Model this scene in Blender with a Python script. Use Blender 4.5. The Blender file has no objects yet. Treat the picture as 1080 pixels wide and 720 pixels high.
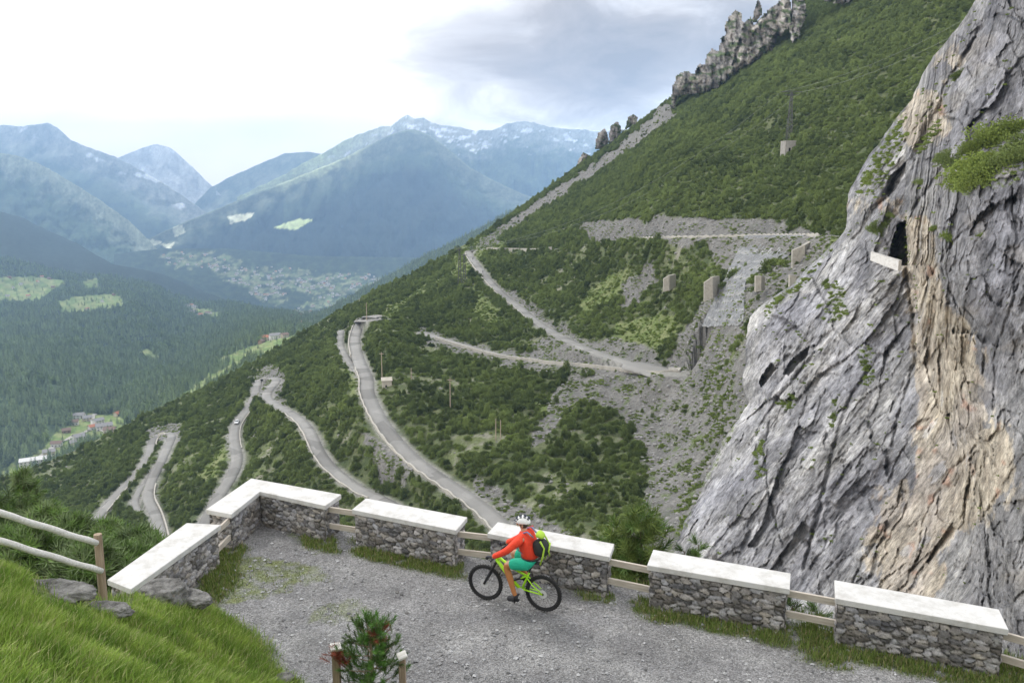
import bpy, bmesh, math, random
import numpy as np
from mathutils import Vector, Matrix, kdtree
R = math.radians
random.seed(7); RNG = np.random.default_rng(11)
SC = bpy.context.scene
COL = SC.collection

# ------------------------------------------------------------------ camera geometry
F = 831.0; PITCH = R(9.9)
CP, SP = math.cos(PITCH), math.sin(PITCH)
def unproj(x, y, Y):
    """pixel of the photograph + forward distance Y (m) -> world point"""
    x = np.asarray(x, float); y = np.asarray(y, float); Y = np.asarray(Y, float)
    u = (x-540)/F; v = (360-y)/F
    fw = CP + v*SP; z = -SP + v*CP
    d = Y/fw
    return np.stack(np.broadcast_arrays(u*d, Y, z*d), -1)
def onplane(x, y, z):
    v = (360-y)/F; fw = CP+v*SP; dz = -SP+v*CP
    Y = z/dz*fw
    return unproj(x, y, Y)
def to_px(P):
    P = np.asarray(P, float)
    d = P[..., 1]*CP - P[..., 2]*SP
    return 540+F*P[..., 0]/d, 360-F*(P[..., 1]*SP+P[..., 2]*CP)/d

# ------------------------------------------------------------------ noise
def _h(i, j, k, s):
    n = (i*374761393 + j*668265263 + k*2147483647*7 + s*1274126177) & 0xffffffff
    n = ((n ^ (n >> 13))*1274126177) & 0xffffffff
    n = ((n ^ (n >> 16))*2246822519) & 0xffffffff
    return (n ^ (n >> 15)) & 0xffffffff
def perlin(P, seed=0):
    P = np.asarray(P, float)
    if P.shape[-1] == 2: P = np.concatenate([P, np.zeros(P.shape[:-1]+(1,))], -1)
    I = np.floor(P).astype(np.int64); f = P-I
    w = f*f*f*(f*(f*6-15)+10)
    out = 0
    for a in (0, 1):
        for b in (0, 1):
            for c in (0, 1):
                h = _h(I[..., 0]+a, I[..., 1]+b, I[..., 2]+c, seed)
                gx = ((h & 1023)/511.5-1); gy = (((h >> 10) & 1023)/511.5-1); gz = (((h >> 20) & 1023)/511.5-1)
                d = gx*(f[..., 0]-a)+gy*(f[..., 1]-b)+gz*(f[..., 2]-c)
                ww = (w[..., 0] if a else 1-w[..., 0])*(w[..., 1] if b else 1-w[..., 1])*(w[..., 2] if c else 1-w[..., 2])
                out = out+d*ww
    return out*1.1
def fbm(P, o=4, seed=0, g=.5):
    P = np.asarray(P, float); s = 0; a = 1; t = 0
    for k in range(o):
        s = s+a*perlin(P*2**k+k*17.3, seed+k); t += a; a *= g
    return s/t
def ridged(P, o=4, seed=0, g=.5):
    P = np.asarray(P, float); s = 0; a = 1; t = 0
    for k in range(o):
        s = s+a*(1-2.2*np.abs(perlin(P*2**k+k*9.1, seed+k))); t += a; a *= g
    return s/t
def facets(U, V, cu, cv, seed, tilt=.8):
    """broken blocks: every cell is a plane with its own height and tilt; returns height, random value of the block"""
    gx_ = np.floor(U/cu).astype(np.int64); gy_ = np.floor(V/cv).astype(np.int64); best = np.full(U.shape, 1e9); H = np.zeros(U.shape); I = np.zeros(U.shape)
    z0 = np.zeros_like(gx_)
    for a in (-1, 0, 1):
        for b in (-1, 0, 1):
            h = _h(gx_+a, gy_+b, z0, seed); cx = (gx_+a+(h & 1023)/1023.)*cu; cy = (gy_+b+((h >> 10) & 1023)/1023.)*cv
            dx = (U-cx)/cu; dy = (V-cy)/cv; d = np.abs(dx)+np.abs(dy)*.9+.25*np.maximum(np.abs(dx), np.abs(dy)); m = d < best
            h2 = _h(gx_+a, gy_+b, z0+5, seed+1)
            best = np.where(m, d, best); H = np.where(m, ((h >> 20) & 255)/255.-.5+tilt*(((h2 & 255)/255.-.5)*dx+(((h2 >> 8) & 255)/255.-.5)*dy), H); I = np.where(m, ((h2 >> 16) & 255)/255., I)
    return H, I
def sstep(a, b, x):
    t = np.clip((np.asarray(x, float)-a)/(b-a), 0, 1); return t*t*(3-2*t)

def tps(pts, vals, lam=0.0, scale=1.0):
    p = np.array(pts, float)/scale; n = len(p)
    def U(r2): return np.where(r2 > 0, .5*r2*np.log(np.maximum(r2, 1e-12)), 0)
    K = U(((p[:, None]-p[None])**2).sum(-1))+lam*np.eye(n)
    Q = np.c_[np.ones(n), p]
    A = np.zeros((n+3, n+3)); A[:n, :n] = K; A[:n, n:] = Q; A[n:, :n] = Q.T
    w = np.linalg.solve(A, np.r_[np.array(vals, float), 0, 0, 0])
    def ev(X, Y):
        X = np.asarray(X, float)/scale; Y = np.asarray(Y, float)/scale
        sh = np.broadcast(X, Y).shape
        X = np.broadcast_to(X, sh).ravel(); Y = np.broadcast_to(Y, sh).ravel()
        o = np.empty(X.size)
        for i in range(0, X.size, 40000):
            a, b = X[i:i+40000], Y[i:i+40000]
            r2 = (a[:, None]-p[:, 0])**2+(b[:, None]-p[:, 1])**2
            o[i:i+40000] = U(r2)@w[:n]+w[n]+w[n+1]*a+w[n+2]*b
        return o.reshape(sh)
    return ev
def inpoly(x, y, poly):
    x = np.asarray(x, float); y = np.asarray(y, float); c = np.zeros(x.shape, bool)
    n = len(poly)
    for i in range(n):
        x1, y1 = poly[i]; x2, y2 = poly[(i+1) % n]
        if y1 == y2: continue
        m = ((y1 > y) != (y2 > y)) & (x < (x2-x1)*(y-y1)/(y2-y1)+x1)
        c ^= m
    return c
def softpoly(x, y, poly, jit=6, sc=18, seed=3):
    """polygon with a ragged edge"""
    P = np.stack([x/sc, y/sc], -1)
    return inpoly(x+jit*2*fbm(P, 3, seed), y+jit*2*fbm(P, 3, seed+9), poly).astype(float)
def interp(pts, x):
    p = sorted(pts); return np.interp(x, [a[0] for a in p], [a[1] for a in p])

# ------------------------------------------------------------------ mesh building
def newmesh(name, V, Fq, mats=(), cols=None, smooth=False, midx=None, parent=None):
    """V n x 3, Fq: list of faces or an (m,k) array; cols: dict name -> n x 3"""
    me = bpy.data.meshes.new(name)
    V = np.asarray(V, np.float32)
    if isinstance(Fq, np.ndarray):
        m, k = Fq.shape
        me.vertices.add(len(V)); me.vertices.foreach_set('co', V.ravel())
        me.loops.add(m*k); me.loops.foreach_set('vertex_index', Fq.astype(np.int32).ravel())
        me.polygons.add(m); me.polygons.foreach_set('loop_start', np.arange(0, m*k, k, dtype=np.int32))
        me.update(calc_edges=True)
    else:
        me.from_pydata(V.tolist(), [], [list(map(int, f)) for f in Fq])
    for mt in mats: me.materials.append(mt)
    if midx is not None: me.polygons.foreach_set('material_index', np.asarray(midx, np.int32))
    if cols:
        for n, c in cols.items():
            a = me.color_attributes.new(n, 'FLOAT_COLOR', 'POINT')
            c = np.asarray(c, np.float32)
            if c.shape[1] == 3: c = np.c_[c, np.ones(len(c), np.float32)]
            a.data.foreach_set('color', c.ravel())
    if smooth: me.polygons.foreach_set('use_smooth', np.ones(len(me.polygons), bool))
    me.validate(); me.update()
    o = bpy.data.objects.new(name, me); COL.objects.link(o)
    if parent is not None: o.parent = parent
    return o
def gridfaces(nr, nc):
    i = np.arange(nr-1)[:, None]*nc+np.arange(nc-1)[None]
    return np.stack([i, i+1, i+nc+1, i+nc], -1).reshape(-1, 4)

class MB:
    def __init__(s): s.v = []; s.f = []; s.m = []; s.k = 0; s.cur = 0
    def add(s, V, Fs):
        b = s.k; V = [tuple(map(float, p)) for p in V]
        s.v += V; s.k += len(V)
        for f in Fs: s.f.append([b+int(i) for i in f]); s.m.append(s.cur)
    def box(s, c, size, M=None, bevel=0):
        hx, hy, hz = size[0]/2, size[1]/2, size[2]/2
        V = [Vector((a*hx, b*hy, d*hz)) for a in (-1, 1) for b in (-1, 1) for d in (-1, 1)]
        if M is not None: V = [M @ p for p in V]
        V = [p+Vector(c) for p in V]
        s.add(V, [(0, 1, 3, 2), (4, 6, 7, 5), (0, 4, 5, 1), (2, 3, 7, 6), (0, 2, 6, 4), (1, 5, 7, 3)])
    def tube(s, pts, r, n=8, cap=True, closed=False, flat=1.0, up=None):
        P = [Vector(p) for p in pts]; m = len(P)
        rs = r if isinstance(r, (list, tuple)) else [r]*m
        V = []; prev = None
        for i in range(m):
            if closed: t = P[(i+1) % m]-P[i-1]
            else: t = P[min(i+1, m-1)]-P[max(i-1, 0)]
            t.normalize()
            if prev is None:
                a = Vector(up) if up is not None else (Vector((0, 0, 1)) if abs(t.z) < .9 else Vector((1, 0, 0)))
                e = (a-t*a.dot(t)).normalized()
            else: e = (prev-t*prev.dot(t)).normalized()
            prev = e; g = t.cross(e)
            for k in range(n):
                q = 2*math.pi*k/n
                V.append(P[i]+e*math.cos(q)*rs[i]*flat+g*math.sin(q)*rs[i])
        Fs = []
        for i in range(m if closed else m-1):
            a, b = i*n, ((i+1) % m)*n
            for k in range(n): Fs.append((a+k, a+(k+1) % n, b+(k+1) % n, b+k))
        if cap and not closed:
            Fs.append(tuple(range(n))[::-1]); Fs.append(tuple(range((m-1)*n, m*n)))
        s.add(V, Fs)
    def ball(s, c, r, nu=10, nv=7, M=None):
        rx, ry, rz = (r, r, r) if not isinstance(r, (tuple, list)) else r
        V = []; Fs = []
        for j in range(nv+1):
            th = math.pi*j/nv
            for i in range(nu):
                ph = 2*math.pi*i/nu
                p = Vector((rx*math.sin(th)*math.cos(ph), ry*math.sin(th)*math.sin(ph), rz*math.cos(th)))
                if M is not None: p = M @ p
                V.append(p+Vector(c))
        for j in range(nv):
            for i in range(nu):
                Fs.append((j*nu+i, (j+1)*nu+i, (j+1)*nu+(i+1) % nu, j*nu+(i+1) % nu))
        s.add(V, Fs)
    def build(s, name, mats, parent=None, smooth=False, bevel=0):
        if not isinstance(mats, (list, tuple)): mats = [mats]
        o = newmesh(name, np.array(s.v), s.f, mats, smooth=smooth, midx=s.m, parent=parent)
        if bevel:
            b = o.modifiers.new('bevel', 'BEVEL'); b.width = bevel; b.segments = 2
        return o

def tag(o, label=None, cat=None, group=None, kind=None):
    if label: o['label'] = label
    if cat: o['category'] = cat
    if group: o['group'] = group
    if kind: o['kind'] = kind
    return o
def empty(name, loc, rz=0, label=None, cat=None, group=None):
    o = bpy.data.objects.new(name, None); COL.objects.link(o)
    o.location = loc; o.rotation_euler = (0, 0, rz); o.empty_display_size = .1
    return tag(o, label, cat, group)
def kids(o): return [c for c in COL.objects if c.parent == o]
def copy_tree(o, parent=None, ch=None):
    c = o.copy(); COL.objects.link(c)
    if parent is not None: c.parent = parent
    for k in (kids(o) if ch is None else ch.get(o.name, [])): copy_tree(k, c, ch)
    return c

# ------------------------------------------------------------------ materials
class NT:
    """tiny node helper"""
    def __init__(s, name):
        s.m = bpy.data.materials.new(name); s.m.use_nodes = True
        s.t = s.m.node_tree; s.n = s.t.nodes; s.l = s.t.links
        s.b = s.n['Principled BSDF']; s.out = s.n['Material Output']
        s.b.inputs['Roughness'].default_value = .85
        s.b.inputs['Specular IOR Level'].default_value = .25
    def node(s, typ, **kw):
        n = s.n.new(typ)
        for k, v in kw.items():
            if k.startswith('i_'):
                key = k[2:]; key = int(key) if key.isdigit() else key.replace('_', ' ')
                s.setin(n.inputs[key], v)
            else: setattr(n, k, v)
        return n
    def setin(s, inp, v):
        if isinstance(v, bpy.types.NodeSocket): s.l.new(v, inp)
        else: inp.default_value = v
    def obj(s): return s.node('ShaderNodeTexCoord').outputs['Object']
    def map(s, vec, scale=(1, 1, 1), rot=(0, 0, 0)):
        n = s.node('ShaderNodeMapping'); s.l.new(vec, n.inputs[0])
        n.inputs['Scale'].default_value = scale; n.inputs['Rotation'].default_value = rot
        return n.outputs[0]
    def noise(s, scale, vec=None, detail=4, rough=.55, typ=None):
        n = s.node('ShaderNodeTexNoise')
        if vec is not None: s.l.new(vec, n.inputs['Vector'])
        n.inputs['Scale'].default_value = scale; n.inputs['Detail'].default_value = detail
        n.inputs['Roughness'].default_value = rough
        return n.outputs['Fac']
    def ramp(s, fac, stops):
        n = s.node('ShaderNodeValToRGB'); s.l.new(fac, n.inputs[0])
        e = n.color_ramp.elements
        while len(e) < len(stops): e.new(.5)
        for k, (p, c) in enumerate(stops):
            e[k].position = p; c = (c, c, c) if isinstance(c, (int, float)) else c
            e[k].color = (c[0], c[1], c[2], 1)
        return n.outputs['Color']
    def mix(s, fac, a, b, mode='MIX'):
        n = s.node('ShaderNodeMix', data_type='RGBA', blend_type=mode)
        s.setin(n.inputs[0], fac)
        for i, v in ((6, a), (7, b)):
            if isinstance(v, tuple): v = (v[0], v[1], v[2], 1)
            s.setin(n.inputs[i], v)
        return n.outputs[2]
    def math(s, op, a, b=0.0):
        n = s.node('ShaderNodeMath', operation=op); s.setin(n.inputs[0], a); s.setin(n.inputs[1], b)
        return n.outputs[0]
    def attr(s, name): return s.node('ShaderNodeAttribute', attribute_name=name)
    def bump(s, h, strength=.5, dist=.05, nrm=None):
        n = s.node('ShaderNodeBump'); s.l.new(h, n.inputs['Height'])
        n.inputs['Strength'].default_value = strength; n.inputs['Distance'].default_value = dist
        if nrm is not None: s.l.new(nrm, n.inputs['Normal'])
        return n.outputs[0]
    def col(s, c): s.setin(s.b.inputs['Base Color'], c if not isinstance(c, tuple) else (c[0], c[1], c[2], 1))
    def nrm(s, n): s.l.new(n, s.b.inputs['Normal'])
    def rand(s): return s.node('ShaderNodeObjectInfo').outputs['Random']
def plain(name, c, rough=.7, metal=0, noise=0, ns=20, spec=.3, bump=0, bd=.01, ns2=None):
    t = NT(name); t.b.inputs['Roughness'].default_value = rough
    t.b.inputs['Metallic'].default_value = metal; t.b.inputs['Specular IOR Level'].default_value = spec
    if noise:
        f = t.noise(ns, t.obj(), 5)
        t.col(t.mix(f, tuple(x*(1-noise) for x in c), tuple(min(1, x*(1+noise)) for x in c)))
        if bump: t.nrm(t.bump(f, bump, bd))
    else: t.col(tuple(c))
    return t.m
M = {}
def vmat(name, attr='Col', n1=.05, n2=.6, amp=.5, bump=.6, bd=.5, rough=.95, stretch=None, rot=(0, 0, 0)):
    """vertex colour broken up by two scales of noise"""
    t = NT(name); t.b.inputs['Roughness'].default_value = rough; t.b.inputs['Specular IOR Level'].default_value = .1
    c = t.attr(attr).outputs['Color']; v = t.obj()
    if stretch: v = t.map(v, stretch, rot)
    a = t.noise(n1, v, 6, .65); b = t.noise(n2, v, 6, .7)
    m = t.math('ADD', t.math('MULTIPLY', a, .5), t.math('MULTIPLY', b, .5))
    k = t.ramp(m, [(.3, 1-amp), (.5, 1.0), (.7, 1+amp)])
    t.col(t.mix(1.0, c, k, 'MULTIPLY'))
    t.nrm(t.bump(m, bump, bd))
    return t.m
M['hill'] = vmat('hillside_ground', n1=.9, n2=3.4, amp=.62, bump=.8, bd=.6)
M['far'] = vmat('far_slope', n1=.005, n2=.03, amp=.6, bump=.7, bd=25)
M['mid'] = vmat('mid_slope', n1=.02, n2=.12, amp=.4, bump=.7, bd=6)
def rockmat():
    t = NT('cliff_rock'); t.b.inputs['Roughness'].default_value = .9; t.b.inputs['Specular IOR Level'].default_value = .2
    c = t.attr('Col').outputs['Color']; v = t.obj(); g = t.attr('Bed').outputs['Vector']   # bedding coordinates carried by the rock
    a = t.noise(1.0, t.map(g, (2.2, 8, 1)), 10, .7); b = t.noise(1.0, t.map(g, (12, 30, 1)), 8, .74); d = t.noise(.55, v, 12, .74); e = t.noise(.05, v, 6, .6)
    m = t.math('ADD', t.math('MULTIPLY', a, .30), t.math('ADD', t.math('MULTIPLY', b, .33), t.math('MULTIPLY', d, .37)))
    k = t.ramp(m, [(.38, .20), (.44, .55), (.50, 1.0), (.56, 1.45), (.64, 1.9)])
    cc = t.mix(1.0, c, k, 'MULTIPLY')
    q1 = t.noise(1.0, t.map(g, (2.6, 24, 1)), 6, .62)
    l1 = t.ramp(t.math('ABSOLUTE', t.math('SUBTRACT', q1, .5)), [(0, .35), (.010, .8), (.022, 1.0)])
    w = t.node('ShaderNodeTexVoronoi', feature='DISTANCE_TO_EDGE'); t.l.new(t.map(g, (5.5, 12, 1)), w.inputs['Vector']); w.inputs['Scale'].default_value = 1.3; w.inputs['Randomness'].default_value = 1
    l2 = t.ramp(w.outputs[0], [(0, .5), (.02, .85), (.05, 1.0)])
    cr = t.mix(t.ramp(e, [(.4, .15), (.6, .8)]), l1, t.mix(1.0, l1, l2, 'MULTIPLY'))
    cc = t.mix(.85, cc, cr, 'MULTIPLY')
    st = t.ramp(e, [(.38, (.84, .84, .89)), (.62, (1.12, 1.10, 1.05))])
    t.col(t.mix(1.0, cc, st, 'MULTIPLY'))
    t.nrm(t.bump(cr, .3, .25, t.bump(m, .8, .8)))
    return t.m
M['cliff'] = rockmat()
def asphalt(name, c):
    t = NT(name); f = t.noise(.15, t.obj(), 6); g = t.noise(3, t.obj(), 3)
    w = t.node('ShaderNodeTexVoronoi'); t.l.new(t.obj(), w.inputs['Vector']); w.inputs['Scale'].default_value = .11; sp_ = t.node('ShaderNodeSeparateColor'); t.l.new(w.outputs['Color'], sp_.inputs[0])
    base = t.mix(t.math('ADD', t.math('MULTIPLY', f, .7), t.math('MULTIPLY', g, .3)), tuple(x*.65 for x in c), tuple(x*1.35 for x in c))
    t.col(t.mix(1.0, base, t.ramp(sp_.outputs[0], [(.2, .78), (.25, 1.0), (.8, 1.0), (.85, 1.12)]), 'MULTIPLY'))
    return t.m
M['road'] = asphalt('old_asphalt', (.25, .245, .235))
M['parapet'] = plain('pale_masonry', (.42, .40, .36), .9, noise=.35, ns=.6)
M['conc'] = plain('weathered_concrete', (.42, .39, .34), .9, noise=.35, ns=.5)
M['metal_grey'] = plain('galvanised_steel', (.30, .31, .32), .5, metal=.5)
M['pole'] = plain('weathered_pole', (.36, .30, .24), .9, noise=.3, ns=4)
def foliage(name, c, var=.35, hue=(.0, .0, .0), trans=.15):
    t = NT(name); t.b.inputs['Roughness'].default_value = .75; t.b.inputs['Specular IOR Level'].default_value = .2
    r = t.rand(); f = t.noise(1.3, t.obj(), 3)
    loc = t.node('ShaderNodeObjectInfo').outputs['Location']; pn = t.ramp(t.noise(.035, loc, 5, .65), [(.36, 0), (.64, 1)])
    m = t.math('ADD', t.math('ADD', t.math('MULTIPLY', r, .42), t.math('MULTIPLY', f, .23)), t.math('MULTIPLY', pn, .38))
    lo = tuple(x*(1-var) for x in c); hi = tuple(x*(1+var)+h for x, h in zip(c, hue))
    t.col(t.ramp(m, [(.15, lo), (.85, hi)]))
    t.b.inputs['Subsurface Weight'].default_value = 0
    return t.m
M['scrub'] = foliage('dwarf_pine_needles', (.122, .175, .062), .50, (.045, .032, .0))
M['scrub_pale'] = foliage('broadleaf_leaves', (.15, .21, .055), .35, (.03, .02, 0))  # lighter green of the leafy plants themselves
M['broadleaf'] = foliage('broadleaf_crown', (.17, .23, .09), .4, (.03, .03, 0))
M['conifer'] = foliage('conifer_needles', (.125, .175, .085), .45, (.035, .035, .005))
M['needles'] = foliage('pine_needles', (.095, .165, .045), .45, (.03, .04, 0))
M['needles_new'] = foliage('fresh_pine_needles', (.11, .24, .045), .3)
M['needles_dead'] = foliage('dead_red_needles', (.22, .06, .035), .3)
M['bark'] = plain('bark', (.16, .12, .09), .95, noise=.4, ns=6)
M['bark_tan'] = plain('tan_bark', (.32, .24, .17), .95, noise=.3, ns=12)
def grassmat(name, stops):
    t = NT(name); t.b.inputs['Roughness'].default_value = .6; t.b.inputs['Specular IOR Level'].default_value = .25
    a = t.attr('Col').outputs['Color']; t.col(a)
    t.b.inputs['Transmission Weight'].default_value = 0
    return t.m
M['grass'] = grassmat('grass_blades', None)
def gravel():
    t = NT('grey_gravel'); t.b.inputs['Roughness'].default_value = .95
    c = t.attr('Col').outputs['Color']; v = t.obj()
    w = t.node('ShaderNodeTexVoronoi'); t.l.new(v, w.inputs['Vector']); w.inputs['Scale'].default_value = 36
    sep = t.node('ShaderNodeSeparateColor'); t.l.new(w.outputs['Color'], sep.inputs[0])
    w2 = t.node('ShaderNodeTexVoronoi'); t.l.new(v, w2.inputs['Vector']); w2.inputs['Scale'].default_value = 85
    sep2 = t.node('ShaderNodeSeparateColor'); t.l.new(w2.outputs['Color'], sep2.inputs[0])
    m = t.math('ADD', t.math('MULTIPLY', sep.outputs[0], .55), t.math('MULTIPLY', sep2.outputs[0], .45))
    k = t.ramp(m, [(.0, .35), (.3, .75), (.6, 1.1), (.85, 1.55), (1, 2.0)])
    g = t.noise(.9, v, 6, .6)
    k2 = t.ramp(g, [(.35, .82), (.65, 1.15)])
    t.col(t.mix(1.0, t.mix(1.0, c, k, 'MULTIPLY'), k2, 'MULTIPLY'))
    h = t.math('ADD', w.outputs['Distance'], t.math('MULTIPLY', w2.outputs['Distance'], .5))
    h = t.math('SUBTRACT', 1.0, h)
    t.nrm(t.bump(h, .9, .03))
    return t.m
M['gravel'] = gravel()
def stonewall():
    t = NT('rubble_stone'); t.b.inputs['Roughness'].default_value = .9
    c = t.attr('Col').outputs['Color']; v = t.obj()
    a = t.noise(9, v, 8, .7); b = t.noise(40, v, 5, .7)
    m = t.math('ADD', t.math('MULTIPLY', a, .6), t.math('MULTIPLY', b, .4))
    t.col(t.mix(1.0, c, t.ramp(m, [(.3, .45), (.5, .95), (.68, 1.75)]), 'MULTIPLY'))
    t.nrm(t.bump(m, .8, .03))
    return t.m
M['stone'] = stonewall()
def capmat():
    t = NT('white_limestone_cap'); v = t.obj(); t.b.inputs['Roughness'].default_value = .7
    a = t.noise(2.2, v, 8, .7); b = t.noise(30, v, 4)
    cc = t.mix(t.ramp(a, [(.36, 0), (.52, 1)]), (.44, .43, .41), (.57, .565, .555))
    cc = t.mix(t.ramp(b, [(.60, 0), (.72, .5)]), cc, (.38, .37, .34))
    t.col(cc); t.nrm(t.bump(t.math('ADD', a, t.math('MULTIPLY', b, .3)), .35, .02))
    return t.m
M['cap'] = capmat()
def wood(name, c1, c2, rot=(0, 0, 0), sc=(1.2, 22, 22)):
    t = NT(name); v = t.map(t.obj(), sc, rot); t.b.inputs['Roughness'].default_value = .85
    a = t.noise(1.5, v, 6, .7)
    t.col(t.mix(t.ramp(a, [(.3, 0), (.7, 1)]), c1, c2)); t.nrm(t.bump(a, .5, .01))
    return t.m
M['rail'] = wood('weathered_plank', (.34, .29, .24), (.60, .56, .50))
M['log'] = wood('bleached_log', (.50, .48, .45), (.76, .75, .72))
M['post'] = wood('brown_post', (.22, .16, .11), (.40, .32, .24), sc=(22, 22, 1.5))
def bigstone():
    t = NT('lichen_boulder'); v = t.obj(); t.b.inputs['Roughness'].default_value = .95
    a = t.noise(5, v, 10, .7); b = t.noise(2.3, v, 4); e = t.noise(30, v, 4)
    c = t.mix(t.ramp(a, [(.35, 0), (.65, 1)]), (.05, .048, .045), (.27, .265, .255))
    c = t.mix(t.ramp(b, [(.64, 0), (.70, .5)]), c, (.38, .22, .14))
    t.col(c); t.nrm(t.bump(t.math('ADD', a, t.math('MULTIPLY', e, .3)), 1, .06))
    return t.m
M['boulder'] = bigstone()
# ================================================================== far ranges and valley
def sheet(name, sky, base, ypts, x0, x1, dx, nrow, colfn, mat, rng_amp=.04, nsc=(60, 40), sky_jit=1.5, jit_sc=14, back=(1.07, 30), seed=1, tpow=1.0, kindd='structure', rid=True):
    """terrain as columns from skyline to foot, each point with its own distance"""
    xs = np.arange(x0, x1+dx, dx)
    ys = interp(sky, xs)+sky_jit*2*fbm(np.stack([xs/jit_sc, xs*0], -1), 5, seed+5, .6)
    yb = np.maximum(interp(base, xs), ys+3)
    t = np.linspace(0, 1, nrow)[:, None]**tpow
    PX = np.broadcast_to(xs, (nrow, len(xs))); PY = ys+(yb-ys)*t
    ev = tps([(a, b) for a, b, c in ypts], [math.log(c) for a, b, c in ypts], .002, 200.)
    YY = np.exp(ev(PX, PY))
    N = np.stack([PX/nsc[0], PY/nsc[1]], -1)
    nz = ridged(N, 5, seed) if rid else fbm(N, 5, seed)
    YY = YY*(1+rng_amp*nz*sstep(0, .06, t))
    YY = np.minimum.accumulate(YY, 0)
    P = unproj(PX, PY, YY)
    C = colfn(PX, PY, nz)
    hf = fbm(np.stack([PX/4.5, PY/2.6], -1), 3, seed+77, .8); C = C*np.clip(1+1.3*hf+.5*nz, .35, 2.1)[..., None]
    # the far side of the crest
    Pb = P[0].copy(); Pb[:, 1] *= back[0]; Pb[:, 0] *= back[0]; Pb[:, 2] -= back[1]*YY[0]/1000
    P = np.concatenate([Pb[None], P]); C = np.concatenate([C[:1], C])
    o = newmesh(name, P.reshape(-1, 3), gridfaces(nrow+1, len(xs))[:, ::-1], [mat], {'Col': C.reshape(-1, 3)}, smooth=True)
    tag(o, kind=kindd)
    return o, P[1:], PX, PY, C[1:], ev
def cmix(a, b, t):
    a = np.asarray(a, float); b = np.asarray(b, float); t = np.asarray(t)[..., None]
    return a*(1-t)+b*t
FOREST = (.026, .042, .026); FOREST2 = (.055, .08, .038); ALP = (.22, .24, .11); ALPROCK = (.27, .27, .25); SNOW = (.85, .87, .9)
MEADOW = (.11, .155, .065); MEADOW2 = (.24, .25, .15); GREY = (.33, .33, .33)

def c_l1(x, y, n): 
    f = fbm(np.stack([x/20, y/14], -1), 4, 8)
    c = cmix((.42, .42, .40), (.60, .60, .58), sstep(-.3, .3, f+n*.3))  # rock lightened towards the air colour: haze fade put into the surface
    return cmix(c, SNOW, sstep(.25, .35, f)*sstep(200, 170, y))
sheet('valley_end_peak', [(20, 215), (60, 190), (120, 168), (150, 156), (165, 152), (180, 156), (192, 166), (205, 178), (222, 195), (240, 212), (290, 240)], [(0, 262), (300, 262)],
      [(0, 200, 12600), (300, 200, 12600), (0, 262, 11300), (300, 262, 11300)], 20, 290, 2, 40, c_l1, M['far'], .05, (30, 22), 1.2, 12)
def c_l2(x, y, n):
    f = fbm(np.stack([x/25, y/16], -1), 4, 18)
    h = y-interp([(0, 130), (60, 138), (130, 170), (215, 218)], x)
    c = cmix((.32, .33, .30), (.08, .11, .06), sstep(5, 45, h+34*f))
    c = cmix(c, FOREST, sstep(40, 70, h+20*f))
    return cmix(c, SNOW, sstep(.22, .3, f+.1*n)*sstep(22, 10, h))
sheet('far_left_mountain', [(-200, 118), (-80, 128), (0, 132), (25, 133), (50, 130), (60, 134), (75, 148), (95, 156), (120, 165), (150, 180), (170, 192), (195, 208), (215, 222), (240, 238), (262, 256)], [(-200, 290), (262, 290)],
      [(-200, 130, 11500), (0, 130, 11000), (215, 218, 9500), (-200, 290, 8000), (250, 290, 7000)], -200, 262, 2, 60, c_l2, M['far'], .07, (45, 40), 1.6, 14, seed=21)
def c_l3(x, y, n):
    f = fbm(np.stack([x/18, y/12], -1), 5, 28); h = y-interp([(0, 160), (75, 195), (150, 255)], x)
    c = cmix((.27, .30, .22), (.055, .085, .045), sstep(0, 30, h+44*f))
    return cmix(c, FOREST2, sstep(30, 60, h+30*f))
sheet('left_middle_mountain', [(-200, 150), (-60, 160), (0, 161), (18, 164), (40, 172), (62, 184), (85, 198), (110, 214), (135, 232), (150, 246), (165, 262), (185, 275)], [(-200, 320), (185, 320)],
      [(-200, 160, 7600), (0, 160, 7400), (150, 250, 6400), (-200, 320, 5200), (180, 320, 5000)], -200, 185, 1.5, 70, c_l3, M['far'], .07, (28, 26), 1.6, 10, seed=31)
def c_l4(x, y, n):
    f = fbm(np.stack([x/22, y/12], -1), 4, 38)
    return cmix((.12, .15, .10), (.24, .26, .18), sstep(-.2, .3, f+.2*n))
sheet('far_right_ridge', [(150, 262), (185, 235), (210, 210), (222, 198), (240, 188), (262, 178), (285, 168), (300, 162), (325, 160), (360, 166), (420, 170)], [(150, 285), (420, 285)],
      [(150, 240, 11300), (420, 165, 11300), (150, 285, 9000), (420, 285, 9000)], 150, 420, 2, 50, c_l4, M['far'], .06, (36, 26), 1.0, 14, seed=41)
# the big mountain: back crest
def c_l5(x, y, n):
    f = fbm(np.stack([x/16, y/9], -1), 5, 48); h = y-interp(SKY5, x)
    c = cmix((.42, .43, .40), (.09, .12, .06), sstep(4, 38, h+30*f))
    c = cmix(c, (.55, .57, .48), sstep(455, 400, x)*sstep(24, 4, h+16*f))  # sunlit left ridge, painted as a paler crest
    c = cmix(c, (.46, .52, .30), sstep(410, 340, x)*sstep(24, 4, h+14*f))  # sunlight on the lower left crest, put into a lighter green
    c = cmix(c, (.05, .075, .045), sstep(45, 80, h+14*f))
    f2 = fbm(np.stack([x/11, y/5], -1), 4, 58)
    s = sstep(.085, .13, f2-.012*np.abs(h-12)+.10*sstep(395, 470, x)*sstep(520, 500, x))*sstep(36, 24, h)*sstep(330, 370, x)
    s = np.maximum(s, sstep(.25, .3, f2)*sstep(40, 20, h)*(x > 540))
    return cmix(c, SNOW, s)
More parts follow.
